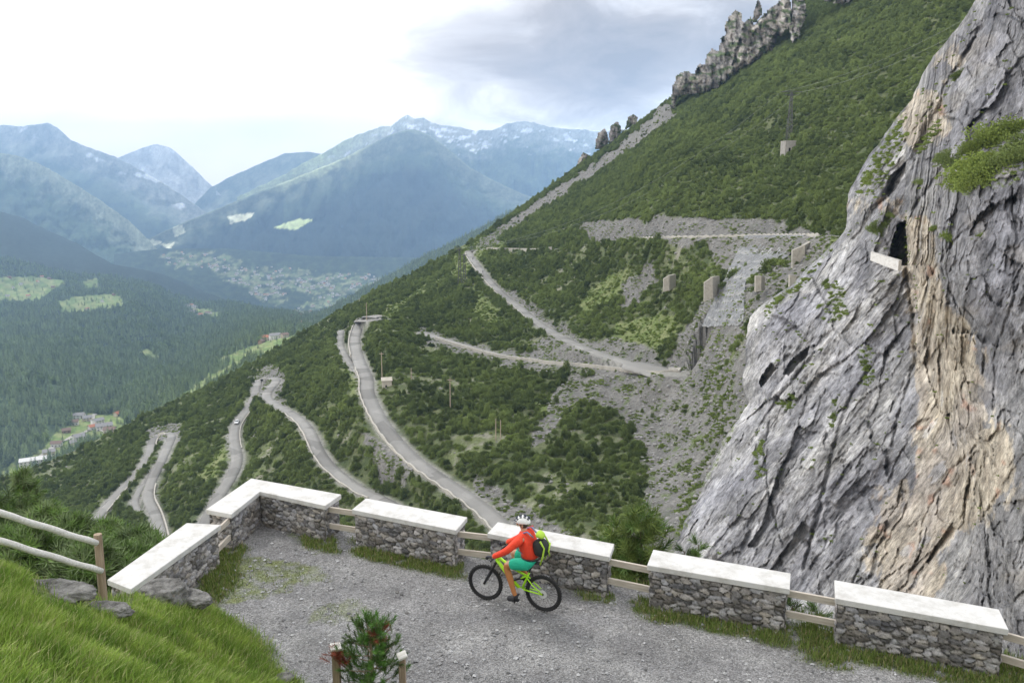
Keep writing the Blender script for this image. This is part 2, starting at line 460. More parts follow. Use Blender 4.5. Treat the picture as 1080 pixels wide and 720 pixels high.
SKY5 = [(250, 208), (300, 184), (320, 172), (340, 162), (360, 150), (380, 141), (392, 137), (402, 133), (412, 134), (421, 126), (430, 121), (437, 126), (446, 124), (455, 129), (470, 133), (485, 134), (500, 138), (520, 137), (533, 131), (548, 128), (562, 129), (580, 134), (600, 136), (630, 138), (660, 139), (720, 140), (800, 150)]
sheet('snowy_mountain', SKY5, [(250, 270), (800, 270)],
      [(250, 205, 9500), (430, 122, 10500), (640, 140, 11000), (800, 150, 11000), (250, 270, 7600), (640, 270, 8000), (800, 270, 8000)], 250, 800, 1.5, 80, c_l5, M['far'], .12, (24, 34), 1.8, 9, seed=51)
SKY5F = [(60, 300), (100, 284), (135, 262), (160, 250), (200, 232), (250, 212), (300, 192), (335, 178), (360, 168), (385, 155), (410, 143), (425, 138), (437, 136), (450, 141), (465, 151), (480, 163), (495, 176), (520, 190), (550, 204), (600, 222), (660, 236), (760, 250)]
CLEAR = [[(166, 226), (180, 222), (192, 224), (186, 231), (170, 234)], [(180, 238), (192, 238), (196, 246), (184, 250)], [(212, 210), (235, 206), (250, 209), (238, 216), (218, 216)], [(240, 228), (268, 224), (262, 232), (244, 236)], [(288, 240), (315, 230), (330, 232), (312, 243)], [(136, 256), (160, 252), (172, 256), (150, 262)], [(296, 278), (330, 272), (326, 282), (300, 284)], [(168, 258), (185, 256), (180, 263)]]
def c_l5f(x, y, n):
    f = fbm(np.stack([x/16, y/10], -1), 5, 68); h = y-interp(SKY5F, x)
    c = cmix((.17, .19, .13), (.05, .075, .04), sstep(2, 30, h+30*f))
    c = cmix(c, (.42, .46, .26), sstep(400, 350, x)*sstep(12, 2, h+14*f)*sstep(270, 310, x))  # sunlit strip along the front crest, painted into the slope colour
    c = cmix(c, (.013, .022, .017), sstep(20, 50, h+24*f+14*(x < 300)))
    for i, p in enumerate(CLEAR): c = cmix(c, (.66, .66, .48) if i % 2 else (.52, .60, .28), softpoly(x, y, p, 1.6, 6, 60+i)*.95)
    return c
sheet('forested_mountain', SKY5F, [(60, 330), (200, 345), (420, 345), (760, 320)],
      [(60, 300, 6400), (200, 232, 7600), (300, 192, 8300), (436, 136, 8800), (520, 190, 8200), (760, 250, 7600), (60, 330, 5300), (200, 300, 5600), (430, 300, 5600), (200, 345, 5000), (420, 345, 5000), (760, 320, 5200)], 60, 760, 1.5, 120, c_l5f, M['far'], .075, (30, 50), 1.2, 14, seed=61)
# valley floor with the far town
TOWNP = [[(168, 268), (215, 266), (245, 270), (258, 282), (262, 292), (282, 288), (300, 300), (302, 322), (280, 318), (258, 306), (236, 296), (228, 286), (205, 282), (175, 280)],
         [(252, 284), (300, 282), (345, 290), (380, 288), (402, 292), (402, 318), (372, 322), (352, 334), (318, 350), (300, 340), (318, 322), (340, 312), (310, 306), (270, 302)],
         [(196, 320), (225, 328), (232, 335), (212, 336), (196, 330)]]
def c_l6(x, y, n):
    f = fbm(np.stack([x/9, y/4], -1), 4, 78)
    c = cmix(FOREST, FOREST2, sstep(-.2, .3, f))
    for i, p in enumerate(TOWNP[:2]): c = cmix(c, cmix(MEADOW, MEADOW2, sstep(-.2, .25, f)), softpoly(x, y, p, 8, 9, 80+i)*sstep(-.08, .02, fbm(np.stack([x/11, y/4], -1), 5, 84, .6)))
    return c
o6, P6, PX6, PY6, C6, ev6 = sheet('valley_floor', [(120, 268), (170, 262), (240, 262), (330, 270), (480, 272)], [(120, 350), (480, 372)],
      [(120, 265, 5900), (480, 265, 5900), (120, 350, 3900), (480, 360, 3700), (300, 300, 5000)], 120, 480, 1.5, 60, c_l6, M['far'], .004, (40, 30), .5, 14, seed=71, rid=False)
# left forested flank down to the hamlet
SKY7 = [(-250, 165), (-100, 195), (0, 223), (25, 230), (50, 243), (80, 256), (100, 268), (120, 279), (150, 284), (175, 290), (205, 304), (240, 316), (280, 326), (330, 330), (420, 322)]
Y7 = [(-250, 165, 5000), (0, 223, 4700), (100, 268, 4500), (175, 290, 4200), (240, 316, 3700), (330, 330, 3300), (420, 322, 3300),
      (-250, 290, 3300), (0, 290, 3100), (0, 320, 2700), (130, 320, 2600), (-250, 400, 1500), (0, 375, 1500), (0, 420, 1150), (60, 420, 1200), (130, 370, 1900), (130, 410, 1380), (80, 450, 1080), (150, 430, 1150),
      (200, 395, 1500), (240, 375, 1450), (300, 352, 1500), (330, 350, 1600), (60, 480, 930), (0, 480, 950), (110, 458, 1010), (300, 362, 1150), (250, 388, 1080), (190, 420, 1020), (0, 540, 760), (-250, 540, 800), (300, 420, 820), (400, 360, 1200), (420, 430, 800), (150, 500, 780)]
MEAD7 = [([(-30, 292), (30, 290), (66, 294), (70, 300), (56, 306), (40, 318), (0, 318), (-60, 322)], 0), ([(85, 296), (102, 292), (104, 304), (90, 304)], 0), ([(60, 318), (80, 312), (118, 308), (130, 316), (128, 324), (104, 326), (84, 330), (62, 328)], 0),
         ([(196, 321), (215, 324), (234, 330), (228, 336), (210, 333)], 1), ([(138, 370), (156, 369), (170, 376), (156, 378)], 1),
         ([(46, 470), (60, 456), (76, 446), (92, 434), (104, 436), (124, 438), (134, 444), (126, 456), (100, 464), (80, 472), (66, 482), (20, 500), (0, 506), (0, 494), (30, 484)], 1),
         ([(232, 376), (262, 366), (284, 358), (312, 352), (316, 360), (290, 372), (262, 382), (236, 400), (180, 436), (120, 462), (150, 436), (196, 410)], 1)]
def mead7(x, y):
    m = np.zeros(x.shape); 
    for i, (p, k) in enumerate(MEAD7): m = np.maximum(m, softpoly(x, y, p, 3 if i < 6 else 1.5, 8, 90+i))
    return m
def c_l7(x, y, n):
    f = fbm(np.stack([x/10, y/5], -1), 4, 88)
    c = cmix((.022, .034, .026), FOREST2, sstep(-.1, .5, f-.35+.75*sstep(290, 400, y)))
    m = mead7(x, y)
    return cmix(c, cmix((.11, .16, .05), (.20, .22, .095), sstep(-.2, .25, f)), m*.95)
o7, P7, PX7, PY7, C7, ev7 = sheet('forested_valley_side', SKY7, [(-250, 560), (420, 500)], Y7, -250, 420, 2, 190, c_l7, M['mid'], .035, (60, 44), 1.0, 14, seed=81)
def gpick(P, PX, PY):
    def f(x, y):
        x = np.atleast_1d(np.asarray(x, float)); y = np.atleast_1d(np.asarray(y, float)); out = []
        for a, b in zip(x, y):
            j = int(np.argmin(np.abs(PX[0]-a))); i = int(np.argmin(np.abs(PY[:, j]-b))); out.append(P[i, j])
        return np.array(out) if len(out) > 1 else out[0]
    return f
g7 = gpick(P7, PX7, PY7); g6 = gpick(P6, PX6, PY6)
# blue-green flank beyond the shoulder of the near slope
SKY8 = [(330, 334), (380, 306), (410, 290), (450, 268), (480, 254), (510, 238), (540, 222), (590, 196)]
def c_l8(x, y, n):
    f = fbm(np.stack([x/9, y/6], -1), 4, 98)
    return cmix(cmix(FOREST, FOREST2, sstep(-.2, .3, f)), MEADOW, sstep(.25, .4, f)*.6)
o8, P8, PX8, PY8, C8, ev8 = sheet('wooded_shoulder', SKY8, [(330, 360), (590, 262)], [(330, 334, 2300), (590, 196, 2300), (330, 360, 1500), (590, 262, 1500)], 330, 590, 2, 26, c_l8, M['mid'], .01, (20, 20), .8, 10, seed=91)

# ================================================================== the near mountainside
SKYH = [(-260, 600), (-100, 552), (0, 505), (43, 490), (67, 480), (110, 460), (135, 447), (160, 433), (200, 415), (240, 396), (270, 380), (300, 361), (330, 344), (360, 326), (400, 304), (430, 290), (460, 274), (490, 258), (505, 248), (530, 231),
        (560, 211), (590, 189), (610, 174), (630, 160), (655, 142), (680, 124), (705, 104), (730, 88), (760, 66), (800, 34), (840, 6), (880, -22), (940, -62), (1060, -140), (1300, -290)]
YH = [(-260, 600, 300), (-100, 552, 350), (0, 505, 395), (67, 480, 440), (160, 433, 500), (240, 396, 540), (300, 361, 585), (360, 326, 600), (400, 304, 600), (460, 274, 640), (505, 248, 670), (540, 224, 720), (590, 189, 770), (630, 160, 790), (655, 142, 790),
      (705, 104, 780), (760, 66, 740), (840, 6, 680), (940, -62, 620), (1300, -290, 450),
      (390, 335, 430), (400, 440, 262), (520, 540, 190), (390, 520, 226), (280, 400, 410), (250, 470, 315), (175, 460, 372), (165, 540, 285), (120, 530, 310), (225, 530, 265),
      (700, 390, 262), (500, 265, 570), (545, 320, 430), (600, 355, 340), (580, 265, 500), (440, 352, 385), (540, 380, 320), (620, 386, 285), (700, 250, 345), (800, 250, 290), (860, 250, 240), (900, 245, 215), (640, 300, 380), (700, 320, 310),
      (760, 330, 245), (840, 300, 203), (800, 340, 198), (700, 450, 222), (740, 500, 168), (700, 560, 142), (680, 520, 178), (620, 560, 160), (600, 470, 222), (560, 440, 246), (500, 430, 262), (470, 390, 320),
      (700, 200, 420), (700, 150, 530), (800, 150, 430), (800, 100, 480), (900, 100, 390), (900, 200, 280), (980, 0, 430), (600, 230, 560), (1000, 200, 240), (900, 320, 165), (900, 500, 110), (1100, 200, 220), (1100, 500, 100),
      (250, 600, 205), (300, 560, 222), (450, 560, 186), (100, 600, 245), (0, 560, 320), (540, 640, 135), (300, 680, 160), (100, 720, 180), (-260, 720, 230), (700, 700, 105), (1100, 700, 80)]
evH0 = tps([(a, b) for a, b, c in YH], [math.log(c) for a, b, c in YH], .0006, 200.)
def hY(x, y): return np.exp(evH0(x, y))
def hP(x, y): return unproj(x, y, hY(x, y))
XSH = np.arange(-260, 1290, 2.0); NRH = 330
skyh = interp(SKYH, XSH)+1.2*fbm(np.stack([XSH/9, XSH*0], -1), 4, 200)*2
tt = np.linspace(0, 1, NRH)[:, None]
HX = np.broadcast_to(XSH, (NRH, len(XSH))); HY_ = skyh+(720-skyh)*tt
HR = hY(HX, HY_); HR = np.minimum.accumulate(HR, 0)
HP = unproj(HX, HY_, HR)
# roads: pixel polylines in the photograph laid on the slope
ROADS = {
 'main': [(512, 263), (497, 264), (495, 268), (503, 280), (516, 296), (532, 312), (550, 326), (568, 341), (590, 354), (615, 366), (642, 376), (668, 384), (690, 390), (704, 392), (712, 389), (711, 393), (702, 394), (684, 393), (655, 389), (620, 385), (590, 383), (560, 379), (535, 376), (510, 370), (485, 363), (462, 356), (445, 351)],
 'mid': [(402, 334), (392, 333), (383, 335), (377, 346), (374, 360), (377, 375), (382, 388), (387, 400), (387, 412), (393, 428), (403, 446), (418, 466), (438, 486), (460, 502), (484, 518), (506, 534), (530, 556), (548, 585)],
 'spur': [(385, 402), (374, 388), (364, 374), (359, 362), (360, 348)],
 'low': [(430, 545), (410, 530), (385, 519), (366, 507), (348, 492), (336, 476), (328, 458), (318, 444), (304, 434), (290, 426), (281, 417), (286, 408), (292, 401), (286, 398), (276, 399), (271, 406), (269, 416), (265, 425), (257, 436), (248, 450), (247, 466), (250, 482), (246, 498), (236, 514), (228, 528), (218, 548), (205, 575), (195, 600)],
 'low3': [(172, 575), (168, 556), (163, 540), (156, 524), (160, 506), (168, 490), (175, 474), (181, 460), (176, 456), (166, 459), (160, 466), (158, 478), (150, 492), (138, 506), (126, 518), (114, 532), (100, 548)],
 'low4': [(146, 540), (142, 528), (147, 516), (155, 506), (163, 496), (170, 484)],
 'turn': [(660, 389), (680, 390.5), (698, 391.5), (712, 391)],
 'pad': [(381, 338), (391, 337.5), (402, 337)],
 'top': [(516, 263), (545, 264), (575, 264), (610, 259), (650, 254), (700, 251), (750, 250), (800, 249), (850, 249), (885, 249), (915, 252)],
}
RW = {'main': 5.0, 'mid': 5.2, 'spur': 3.0, 'low': 4.2, 'low3': 3.8, 'low4': 2.6, 'top': 3.6, 'pad': 8.5, 'turn': 13.5}
def cr(pts, n=10):
    P = [np.array(p, float) for p in pts]; P = [2*P[0]-P[1]]+P+[2*P[-1]-P[-2]]; out = []
    for i in range(1, len(P)-2):
        for k in range(n):
            t = k/n; a, b, c, d = P[i-1:i+3]
            out.append(.5*((2*b)+(-a+c)*t+(2*a-5*b+4*c-d)*t*t+(-a+3*b-3*c+d)*t**3))
    out.append(P[-2]); return np.array(out)
ROAD3 = {}
for k, pl in ROADS.items():
    q = cr(pl); P = hP(q[:, 0], q[:, 1])
    # resample evenly
    s = np.r_[0, np.cumsum(np.linalg.norm(np.diff(P[:, :2], axis=0), axis=1))]
    n = max(8, int(s[-1]/2.0)); t = np.linspace(0, s[-1], n)
    P = np.stack([np.interp(t, s, P[:, i]) for i in range(3)], -1)
    for it in range(6):
        P[1:-1] = (P[:-2]+2*P[1:-1]+P[2:])/4
    ROAD3[k] = P
kd = kdtree.KDTree(sum(len(p) for p in ROAD3.values())); ridx = []
for k, P in ROAD3.items():
    for p in P: kd.insert((p[0], p[1], 0), len(ridx)); ridx.append((k, p))
kd.balance()
rdist = np.full(HP.shape[:2], 99.); rz = np.zeros(HP.shape[:2]); rw = np.full(HP.shape[:2], 6.)
for i in range(NRH):
    for j in range(len(XSH)):
        c, ix, d = kd.find((HP[i, j, 0], HP[i, j, 1], 0))
        rdist[i, j] = d; rz[i, j] = ridx[ix][1][2]; rw[i, j] = RW[ridx[ix][0]]
w = rw/2+1.3
k = sstep(1, 0, np.clip((rdist-w)/7.0, 0, 1))
nat = HP[..., 2]+1.1*fbm(HP[..., :2]/9, 5, 301)*2*sstep(0, 8, rdist-w)+.35*fbm(HP[..., :2]/2.1, 3, 305)*sstep(0, 5, rdist-w)
HP[..., 2] = nat*(1-k)+(rz-.28)*k
# masks
SCREE = [[(702, 108), (716, 122), (690, 142), (650, 168), (600, 202), (562, 228), (540, 242), (515, 262), (502, 258), (528, 236), (565, 213), (610, 182), (650, 155), (685, 125)],
         [(742, 262), (800, 248), (882, 246), (866, 278), (838, 300), (800, 330), (790, 345), (770, 372), (752, 400), (720, 410), (640, 400), (560, 372), (560, 362), (640, 372), (700, 376), (718, 352), (742, 318), (766, 290)],
         [(560, 362), (610, 350), (690, 366), (700, 380), (640, 372)],
         [(600, 394), (650, 398), (720, 402), (760, 392), (800, 340), (830, 400), (760, 500), (730, 600), (650, 600), (672, 545), (680, 505), (672, 462), (655, 440), (630, 424), (606, 424), (590, 444), (574, 468), (556, 474), (572, 440), (584, 412)],
         [(500, 498), (545, 526), (600, 560), (640, 580), (640, 605), (580, 600), (540, 560), (505, 525)],
         [(440, 345), (520, 366), (600, 378), (640, 392), (560, 392), (500, 378), (450, 362)],
         [(600, 236), (700, 228), (800, 232), (880, 236), (880, 250), (800, 252), (740, 262), (690, 268), (690, 246), (620, 250)],
         [(530, 300), (560, 318), (590, 338), (620, 355), (600, 360), (550, 332), (520, 310)],
         [(262, 396), (290, 384), (300, 396), (300, 430), (330, 460), (345, 484), (330, 480), (300, 440), (275, 425)],
         [(150, 450), (190, 448), (196, 462), (160, 470)], [(655, 298), (690, 284), (694, 292), (668, 322), (655, 330)],
         [(380, 460), (420, 480), (440, 510), (400, 500)]]
LIME = [[(742, 392), (782, 396), (770, 440), (752, 490), (738, 540), (722, 566), (712, 556), (722, 500), (734, 440)], [(640, 400), (690, 404), (680, 420), (648, 416)], [(880, 262), (870, 285), (846, 306), (838, 300), (858, 276)], [(470, 272), (505, 250), (525, 250), (530, 262), (505, 268), (490, 300), (478, 296)], [(400, 330), (440, 305), (478, 285), (470, 296), (430, 320), (405, 338)], [(610, 318), (640, 290), (668, 283), (672, 298), (640, 318), (620, 332)],
        [(560, 430), (600, 400), (640, 402), (620, 420), (590, 440)], [(860, 255), (900, 246), (890, 262), (870, 290), (850, 300)], [(750, 395), (775, 400), (760, 470), (730, 560), (715, 560), (735, 480)],
        [(360, 390), (380, 400), (392, 440), (380, 440)], [(650, 340), (700, 330), (720, 345), (690, 366), (640, 362)], [(205, 500), (240, 470), (240, 490), (215, 520)], [(500, 300), (540, 345), (500, 340)]]
jx = 7*fbm(np.stack([HX/16, HY_/10], -1), 4, 401)*2; jy = 5*fbm(np.stack([HX/16, HY_/10], -1), 4, 411)*2
scree = np.zeros(HX.shape); lime = np.zeros(HX.shape)
for p in SCREE: scree = np.maximum(scree, inpoly(HX+jx, HY_+jy, p))
for p in LIME: lime = np.maximum(lime, inpoly(HX+jx, HY_+jy, p))
patch = fbm(HP[..., :2]/26, 5, 421)
fine = fbm(HP[..., :2]/7, 4, 431)
open_ = sstep(.08, .22, patch+.45*fine)*(HY_ > 235)
open_ = np.maximum(open_, sstep(.2, .32, patch+.25*fine)*.6)
# the pale strip along the lower shoulder
sil = HY_-interp(SKYH, HX)
open_ = np.maximum(open_, sstep(26, 8, sil)*(HX < 400)*sstep(-.25, .1, fine))
C = cmix((.075, .098, .045), (.13, .145, .075), sstep(-.3, .3, fine))
C = cmix(C, cmix((.13, .155, .07), (.24, .235, .19), sstep(-.05, .2, fbm(HP[..., :2]/5, 4, 433))), open_)
C = cmix(C, cmix((.115, .155, .05), (.19, .21, .10), sstep(-.2, .25, fbm(HP[..., :2]/5, 4, 434))), lime)
scc = cmix((.135, .133, .128), (.205, .20, .19), sstep(-.35, .35, fbm(HP[..., :2]/9, 5, 441)))
tuft = sstep(.12, .22, fbm(HP[..., :2]/np.array([3.0, 5.0]), 4, 451))*sstep(290, 420, HY_)
scc = cmix(scc, (.11, .14, .06), tuft*.85)
C = cmix(C, scc, scree*sstep(-.5, -.2, fine))
rb = sstep(2.4, .4, rdist-rw/2)*sstep(-.5, .1, fine)
C = cmix(C, (.29, .285, .265), rb)
Pb = HP[0].copy(); Pb[:, 1] += 60; Pb[:, 0] += 20; Pb[:, 2] -= 60
hillo = newmesh('mountainside', np.concatenate([Pb[None], HP]).reshape(-1, 3), gridfaces(NRH+1, len(XSH))[:, ::-1], [M['hill']], {'Col': np.concatenate([C[:1], C]).reshape(-1, 3)}, smooth=True)
tag(hillo, kind='structure')
hkd = kdtree.KDTree(HP.shape[0]*HP.shape[1]//2+1)
_f = HP.reshape(-1, 3)
for i in range(0, len(_f), 2): hkd.insert(_f[i], i)
hkd.balance()
def ground_at(p):
    c, i, d = hkd.find(Vector(p)); return Vector(c)
def hpt(x, y):
    p = hP(x, y); g = ground_at(p); return Vector((p[0], p[1], g.z))

# road ribbons
def ribbon(P, offs, zs):
    T = np.gradient(P[:, :2], axis=0); T /= np.linalg.norm(T, axis=1)[:, None]+1e-9
    Nn = np.stack([T[:, 1], -T[:, 0]], -1)     # right side
    rows = []
    for o_, z in zip(offs, zs):
        q = P.copy(); q[:, :2] += Nn*(o_ if np.isscalar(o_) else np.asarray(o_).reshape(-1, 1)); q[:, 2] += z; rows.append(q)
    return np.stack(rows, 1)
for k_, P in ROAD3.items():
    zo = .07 if k_ in ('turn', 'pad') else 0
    if k_ == 'turn': P[:, 2] = P[:, 2].mean()+.25
    h = RW[k_]/2*(np.sqrt(np.clip(1-(np.linspace(-1, 1, len(P)))**6, .05, 1))[:, None] if k_ == 'turn' else 1.0)
    G = ribbon(P, [-h-.1, -h, -h/3, h/3, h, h+.1], [-.6, -.02+zo, .03+zo, .03+zo, -.02+zo, -.6])
    o = newmesh('road', G.reshape(-1, 3), gridfaces(len(P), 6), [M['road']], smooth=False)
    if k_ == 'top': o['path'] = 1
    tag(o, kind='structure')
def side_wall(name, key, a, b, side, label, h=.9, th=.5, base=1.2, mat='parapet', blocks=0, group=None):
    """masonry parapet on the outer edge of a road between two fractions of its length"""
    P = ROAD3[key]; n = len(P); P = P[int(a*n):max(int(b*n), int(a*n)+3)]
    off = RW[key]/2+.15
    s = side
    G = ribbon(P, [s*off, s*off, s*(off+th), s*(off+th)], [-base, h, h, -base])
    if blocks:
        G[(np.arange(len(P))//blocks) % 2 == 1, 1:3, 2] -= h*.55
    m = len(P); V = G.reshape(-1, 3); Fs = []
    for i in range(m-1):
        for q in range(3): Fs.append((i*4+q, i*4+q+1, i*4+4+q+1, i*4+4+q))
    Fs += [(0, 1, 2, 3), (m*4-1, m*4-2, m*4-3, m*4-4)]
    o = newmesh(name, V, Fs, [M[mat]]); tag(o, label, 'wall', group)
    return o
side_wall('parapet_wall', 'main', .66, .97, -1, 'long pale retaining wall under the middle road from the wide hairpin leftwards', 1.1, .6, 2.0)
side_wall('parapet_wall', 'main', .02, .43, 1, 'low pale kerb wall on the valley side of the long descending upper road', .35, .4)
side_wall('parapet_wall', 'mid', .47, .97, 1, 'white broken kerb wall along the road just above the viewpoint wall', .75, .5, 1.2, blocks=2)
side_wall('parapet_wall', 'mid', .02, .38, 1, 'pale low wall along the inner straight below the square turning place', .4, .4)
side_wall('parapet_wall', 'low', .06, .3, -1, 'pale kerb wall beside the S-shaped road right of the tight hairpin', .5, .5, 1.2, blocks=3)
side_wall('parapet_wall', 'low3', .02, .3, 1, 'white kerb wall at the lowest bend on the left', .7, .5, 1.2)
side_wall('parapet_wall', 'low3', .55, .98, -1, 'pale wall under the lowest road leg at the far left', .8, .5, 1.5)
side_wall('parapet_wall', 'low', .62, .8, -1, 'pale low wall on the bend that carries the small car', .3, .4)
side_wall('parapet_wall', 'top', .0, .22, 1, 'bright wall of the upper road just right of the topmost bend', 1.6, .6, 2.5)
side_wall('parapet_wall', 'top', .55, .93, 1, 'toothed pale parapet of the upper road above the stepped stone slope', .9, .4, 1.2, blocks=1)
# ================================================================== the rock face on the right
XS_ = [(-140, 1100), (-60, 1062), (0, 1030), (30, 1010), (60, 984), (85, 970), (105, 962), (125, 944), (150, 928), (180, 906), (205, 895), (222, 891), (240, 893), (252, 884), (262, 872), (280, 856), (300, 836), (318, 806), (335, 790), (352, 786), (375, 788), (400, 783), (425, 788),
       (440, 778), (465, 764), (490, 750), (520, 738), (550, 722), (575, 713), (600, 704), (650, 692), (760, 670)]
YC = [(1030, 0, 150), (1080, 0, 118), (984, 60, 160), (962, 105, 160), (928, 150, 160), (893, 220, 160), (893, 240, 158), (930, 190, 146), (1000, 100, 128), (1080, 100, 100), (1000, 180, 112), (1080, 180, 86),
      (850, 290, 178), (790, 335, 172), (785, 400, 150), (850, 330, 150), (930, 300, 126), (945, 265, 124), (850, 400, 132), (764, 465, 138), (738, 520, 120), (713, 575, 102), (800, 500, 108), (800, 580, 92), (860, 480, 100),
      (940, 420, 98), (900, 600, 74), (950, 520, 80), (1000, 600, 52), (1080, 640, 33), (1080, 560, 38), (1000, 480, 66), (960, 350, 108), (700, 680, 84), (850, 700, 62), (1000, 720, 40), (1100, 720, 26),
      (1080, 260, 78), (1080, 350, 66), (1080, 450, 50), (1200, 100, 76), (1200, 300, 52), (1200, 500, 34), (1200, 700, 22), (1200, -100, 86), (1080, -100, 110), (1040, -140, 140), (1300, 300, 40)]
evC = tps([(a, b) for a, b, c in YC], [math.log(c) for a, b, c in YC], .001, 200.)
BUT = [(-150, 960), (180, 956), (225, 957), (240, 955), (262, 958), (285, 960), (300, 966), (330, 968), (380, 972), (430, 985), (480, 1000), (760, 1040)]
COLC, ROWC = 540, 620
yc = np.linspace(-150, 760, ROWC)[:, None]
sx = np.linspace(0, 1, COLC)[None]**1.15
xs_ = interp(XS_, yc[:, 0])[:, None]
xs_ = xs_+7*fbm(np.stack([yc/30, yc*0], -1), 5, 500)*1.2
CX = xs_+(1300-xs_)*sx; CY = np.broadcast_to(yc, CX.shape)
CYY = np.exp(evC(CX, CY))
d = CX-xs_
CYY = CYY+16*np.clip(1-d/34, 0, 1)**2.2
bx = interp(BUT, yc[:, 0])[:, None]+5*fbm(np.stack([yc/22, yc*0], -1), 4, 503)
amp = 20*sstep(90, 200, CY)*sstep(400, 290, CY)
CYY = CYY-amp*sstep(-1.5, 3.5, CX-bx)*sstep(260, 0, CX-bx)+amp*.4*sstep(-45, 0, CX-bx)*(CX < bx)
# recesses: gallery mouth and clefts
CAVE = [(947, 236), (957, 232), (957, 280), (944, 281), (938, 270), (941, 254)]
CLEFT1 = [(826, 394), (834, 380), (852, 366), (860, 364), (858, 370), (842, 384), (832, 396)]
CLEFT2 = [(800, 404), (806, 392), (814, 382), (820, 388), (812, 398), (804, 408)]
CLEFT3 = [(938, 186), (948, 178), (960, 166), (966, 168), (955, 182), (946, 198), (938, 208), (934, 204)]
for p, dp in ((CAVE, 14), (CLEFT1, 5), (CLEFT2, 6), (CLEFT3, 4)):
    pm = inpoly(CX+2*fbm(np.stack([CX/5, CY/5], -1), 2, 9), CY, p); CYY = CYY+dp*pm
# bedding relief: ribs rising to the right on the slabs, blocky on the near buttress
right = sstep(0, 60, CX-bx)
ang = R(54)*(1-right)+R(74)*right
wx = CX+9*fbm(np.stack([CX/120, CY/120], -1), 2, 510); wy = CY+9*fbm(np.stack([CX/120, CY/120], -1), 2, 511)
al = wx*np.cos(ang)-wy*np.sin(ang); ac = wx*np.sin(ang)+wy*np.cos(ang)
ja = 9*fbm(np.stack([CX/30, CY/30], -1), 4, 512); jb = 5*fbm(np.stack([CX/16, CY/16], -1), 4, 513)
F1, I1 = facets(al+ja*2, ac+jb, 150, 44, 1500, 1.4); F2, I2 = facets(al+ja, ac+jb, 44, 12, 1510, 1.5); F3, I3 = facets(al+ja, ac+jb*.6, 17, 5.5, 1520, 1.4); F4, I4 = facets(CX+ja*2, CY+jb*2, 46, 60, 1530, 1.8); F5, I5 = facets(CX+ja, CY+jb, 15, 19, 1540, 1.6)
q = CYY/100
r1 = ridged(np.stack([al/220, ac/34], -1), 3, 520); r2 = ridged(np.stack([al/130, ac/10], -1), 3, 530)
r3 = ridged(np.stack([CX/40, CY/46], -1), 5, 540); r4 = fbm(np.stack([CX/8, CY/8], -1), 4, 550); r5 = ridged(np.stack([CX/15, CY/19], -1), 4, 560)
r3 = fbm(np.stack([CX/52, CY/70], -1), 3, 540)*2; rel = 1.0*r1+1.5*r3+(3.6-1.0*right)*F1+(1.35-.5*right)*F2+.55*F3+(1.4+3.2*right)*F4+(.4+1.1*right)*F5+.55*r4+.25*r5
# steps: overhanging blocks
def saw(per, sd, wob):
    s_ = ac/per+wob*fbm(np.stack([al/110, ac/60], -1), 3, sd); s_ = s_-np.floor(s_); return s_-sstep(.86, 1.0, s_)-.4
am = sstep(-.25, .3, fbm(np.stack([CX/90, CY/70], -1), 3, 575))
rel = rel+.8*saw(30, 570, 2.0)*am+.4*saw(11, 571, 1.6)*sstep(-.2, .2, fbm(np.stack([CX/50, CY/50], -1), 2, 576))*(1-.4*right)
_kx = CX+4*fbm(np.stack([CX/9, CY/9], -1), 3, 577); _ky = CY+4*fbm(np.stack([CX/9, CY/9], -1), 3, 578)
def crease(pts, wd, dp):
    global CYY
    wd *= .5; dp *= .42
    dd = seg_dist0(_kx, _ky, pts)
    CYY = CYY+dp*np.exp(-(dd/wd)**2)*CYY/100
def seg_dist0(X, Y, pts):
    D = np.full(X.shape, 1e9)
    for (ax, ay), (bx2, by2) in zip(pts[:-1], pts[1:]):
        dx, dy = bx2-ax, by2-ay; t = np.clip(((X-ax)*dx+(Y-ay)*dy)/(dx*dx+dy*dy), 0, 1); D = np.minimum(D, np.hypot(X-ax-t*dx, Y-ay-t*dy))
    return D
for pts_, wd_, dp_ in (([(1040, 20), (1000, 95), (966, 160), (936, 205), (902, 252)], 8, 7), ([(1028, 40), (985, 110), (955, 150)], 3, 3), ([(1080, 60), (1030, 120), (985, 190), (962, 222)], 4, 3), ([(918, 388), (896, 420), (880, 470), (868, 520), (848, 600)], 4, 4), ([(955, 285), (963, 330), (966, 380), (950, 430), (940, 470)], 4, 4),
                       ([(812, 440), (806, 480), (812, 530), (826, 575)], 2.5, 3), ([(1000, 438), (1030, 462), (1050, 490)], 2.5, 3), ([(1030, 470), (1000, 500), (975, 545), (968, 590)], 3, 3), ([(860, 372), (820, 420), (790, 470)], 3, 3), ([(1060, 210), (1010, 250), (975, 300)], 3, 2.5), ([(1075, 300), (1050, 370), (1048, 430)], 3, 3), ([(930, 560), (905, 600), (890, 640)], 3, 2.5), ([(1080, 480), (1040, 540), (1015, 610)], 4, 3)):
    crease(pts_, wd_, dp_)
fade = np.clip(d/10, .25, 1)
CYY = CYY-rel*q*fade*(.86-.22*right)
CP_ = unproj(CX, CY, CYY)
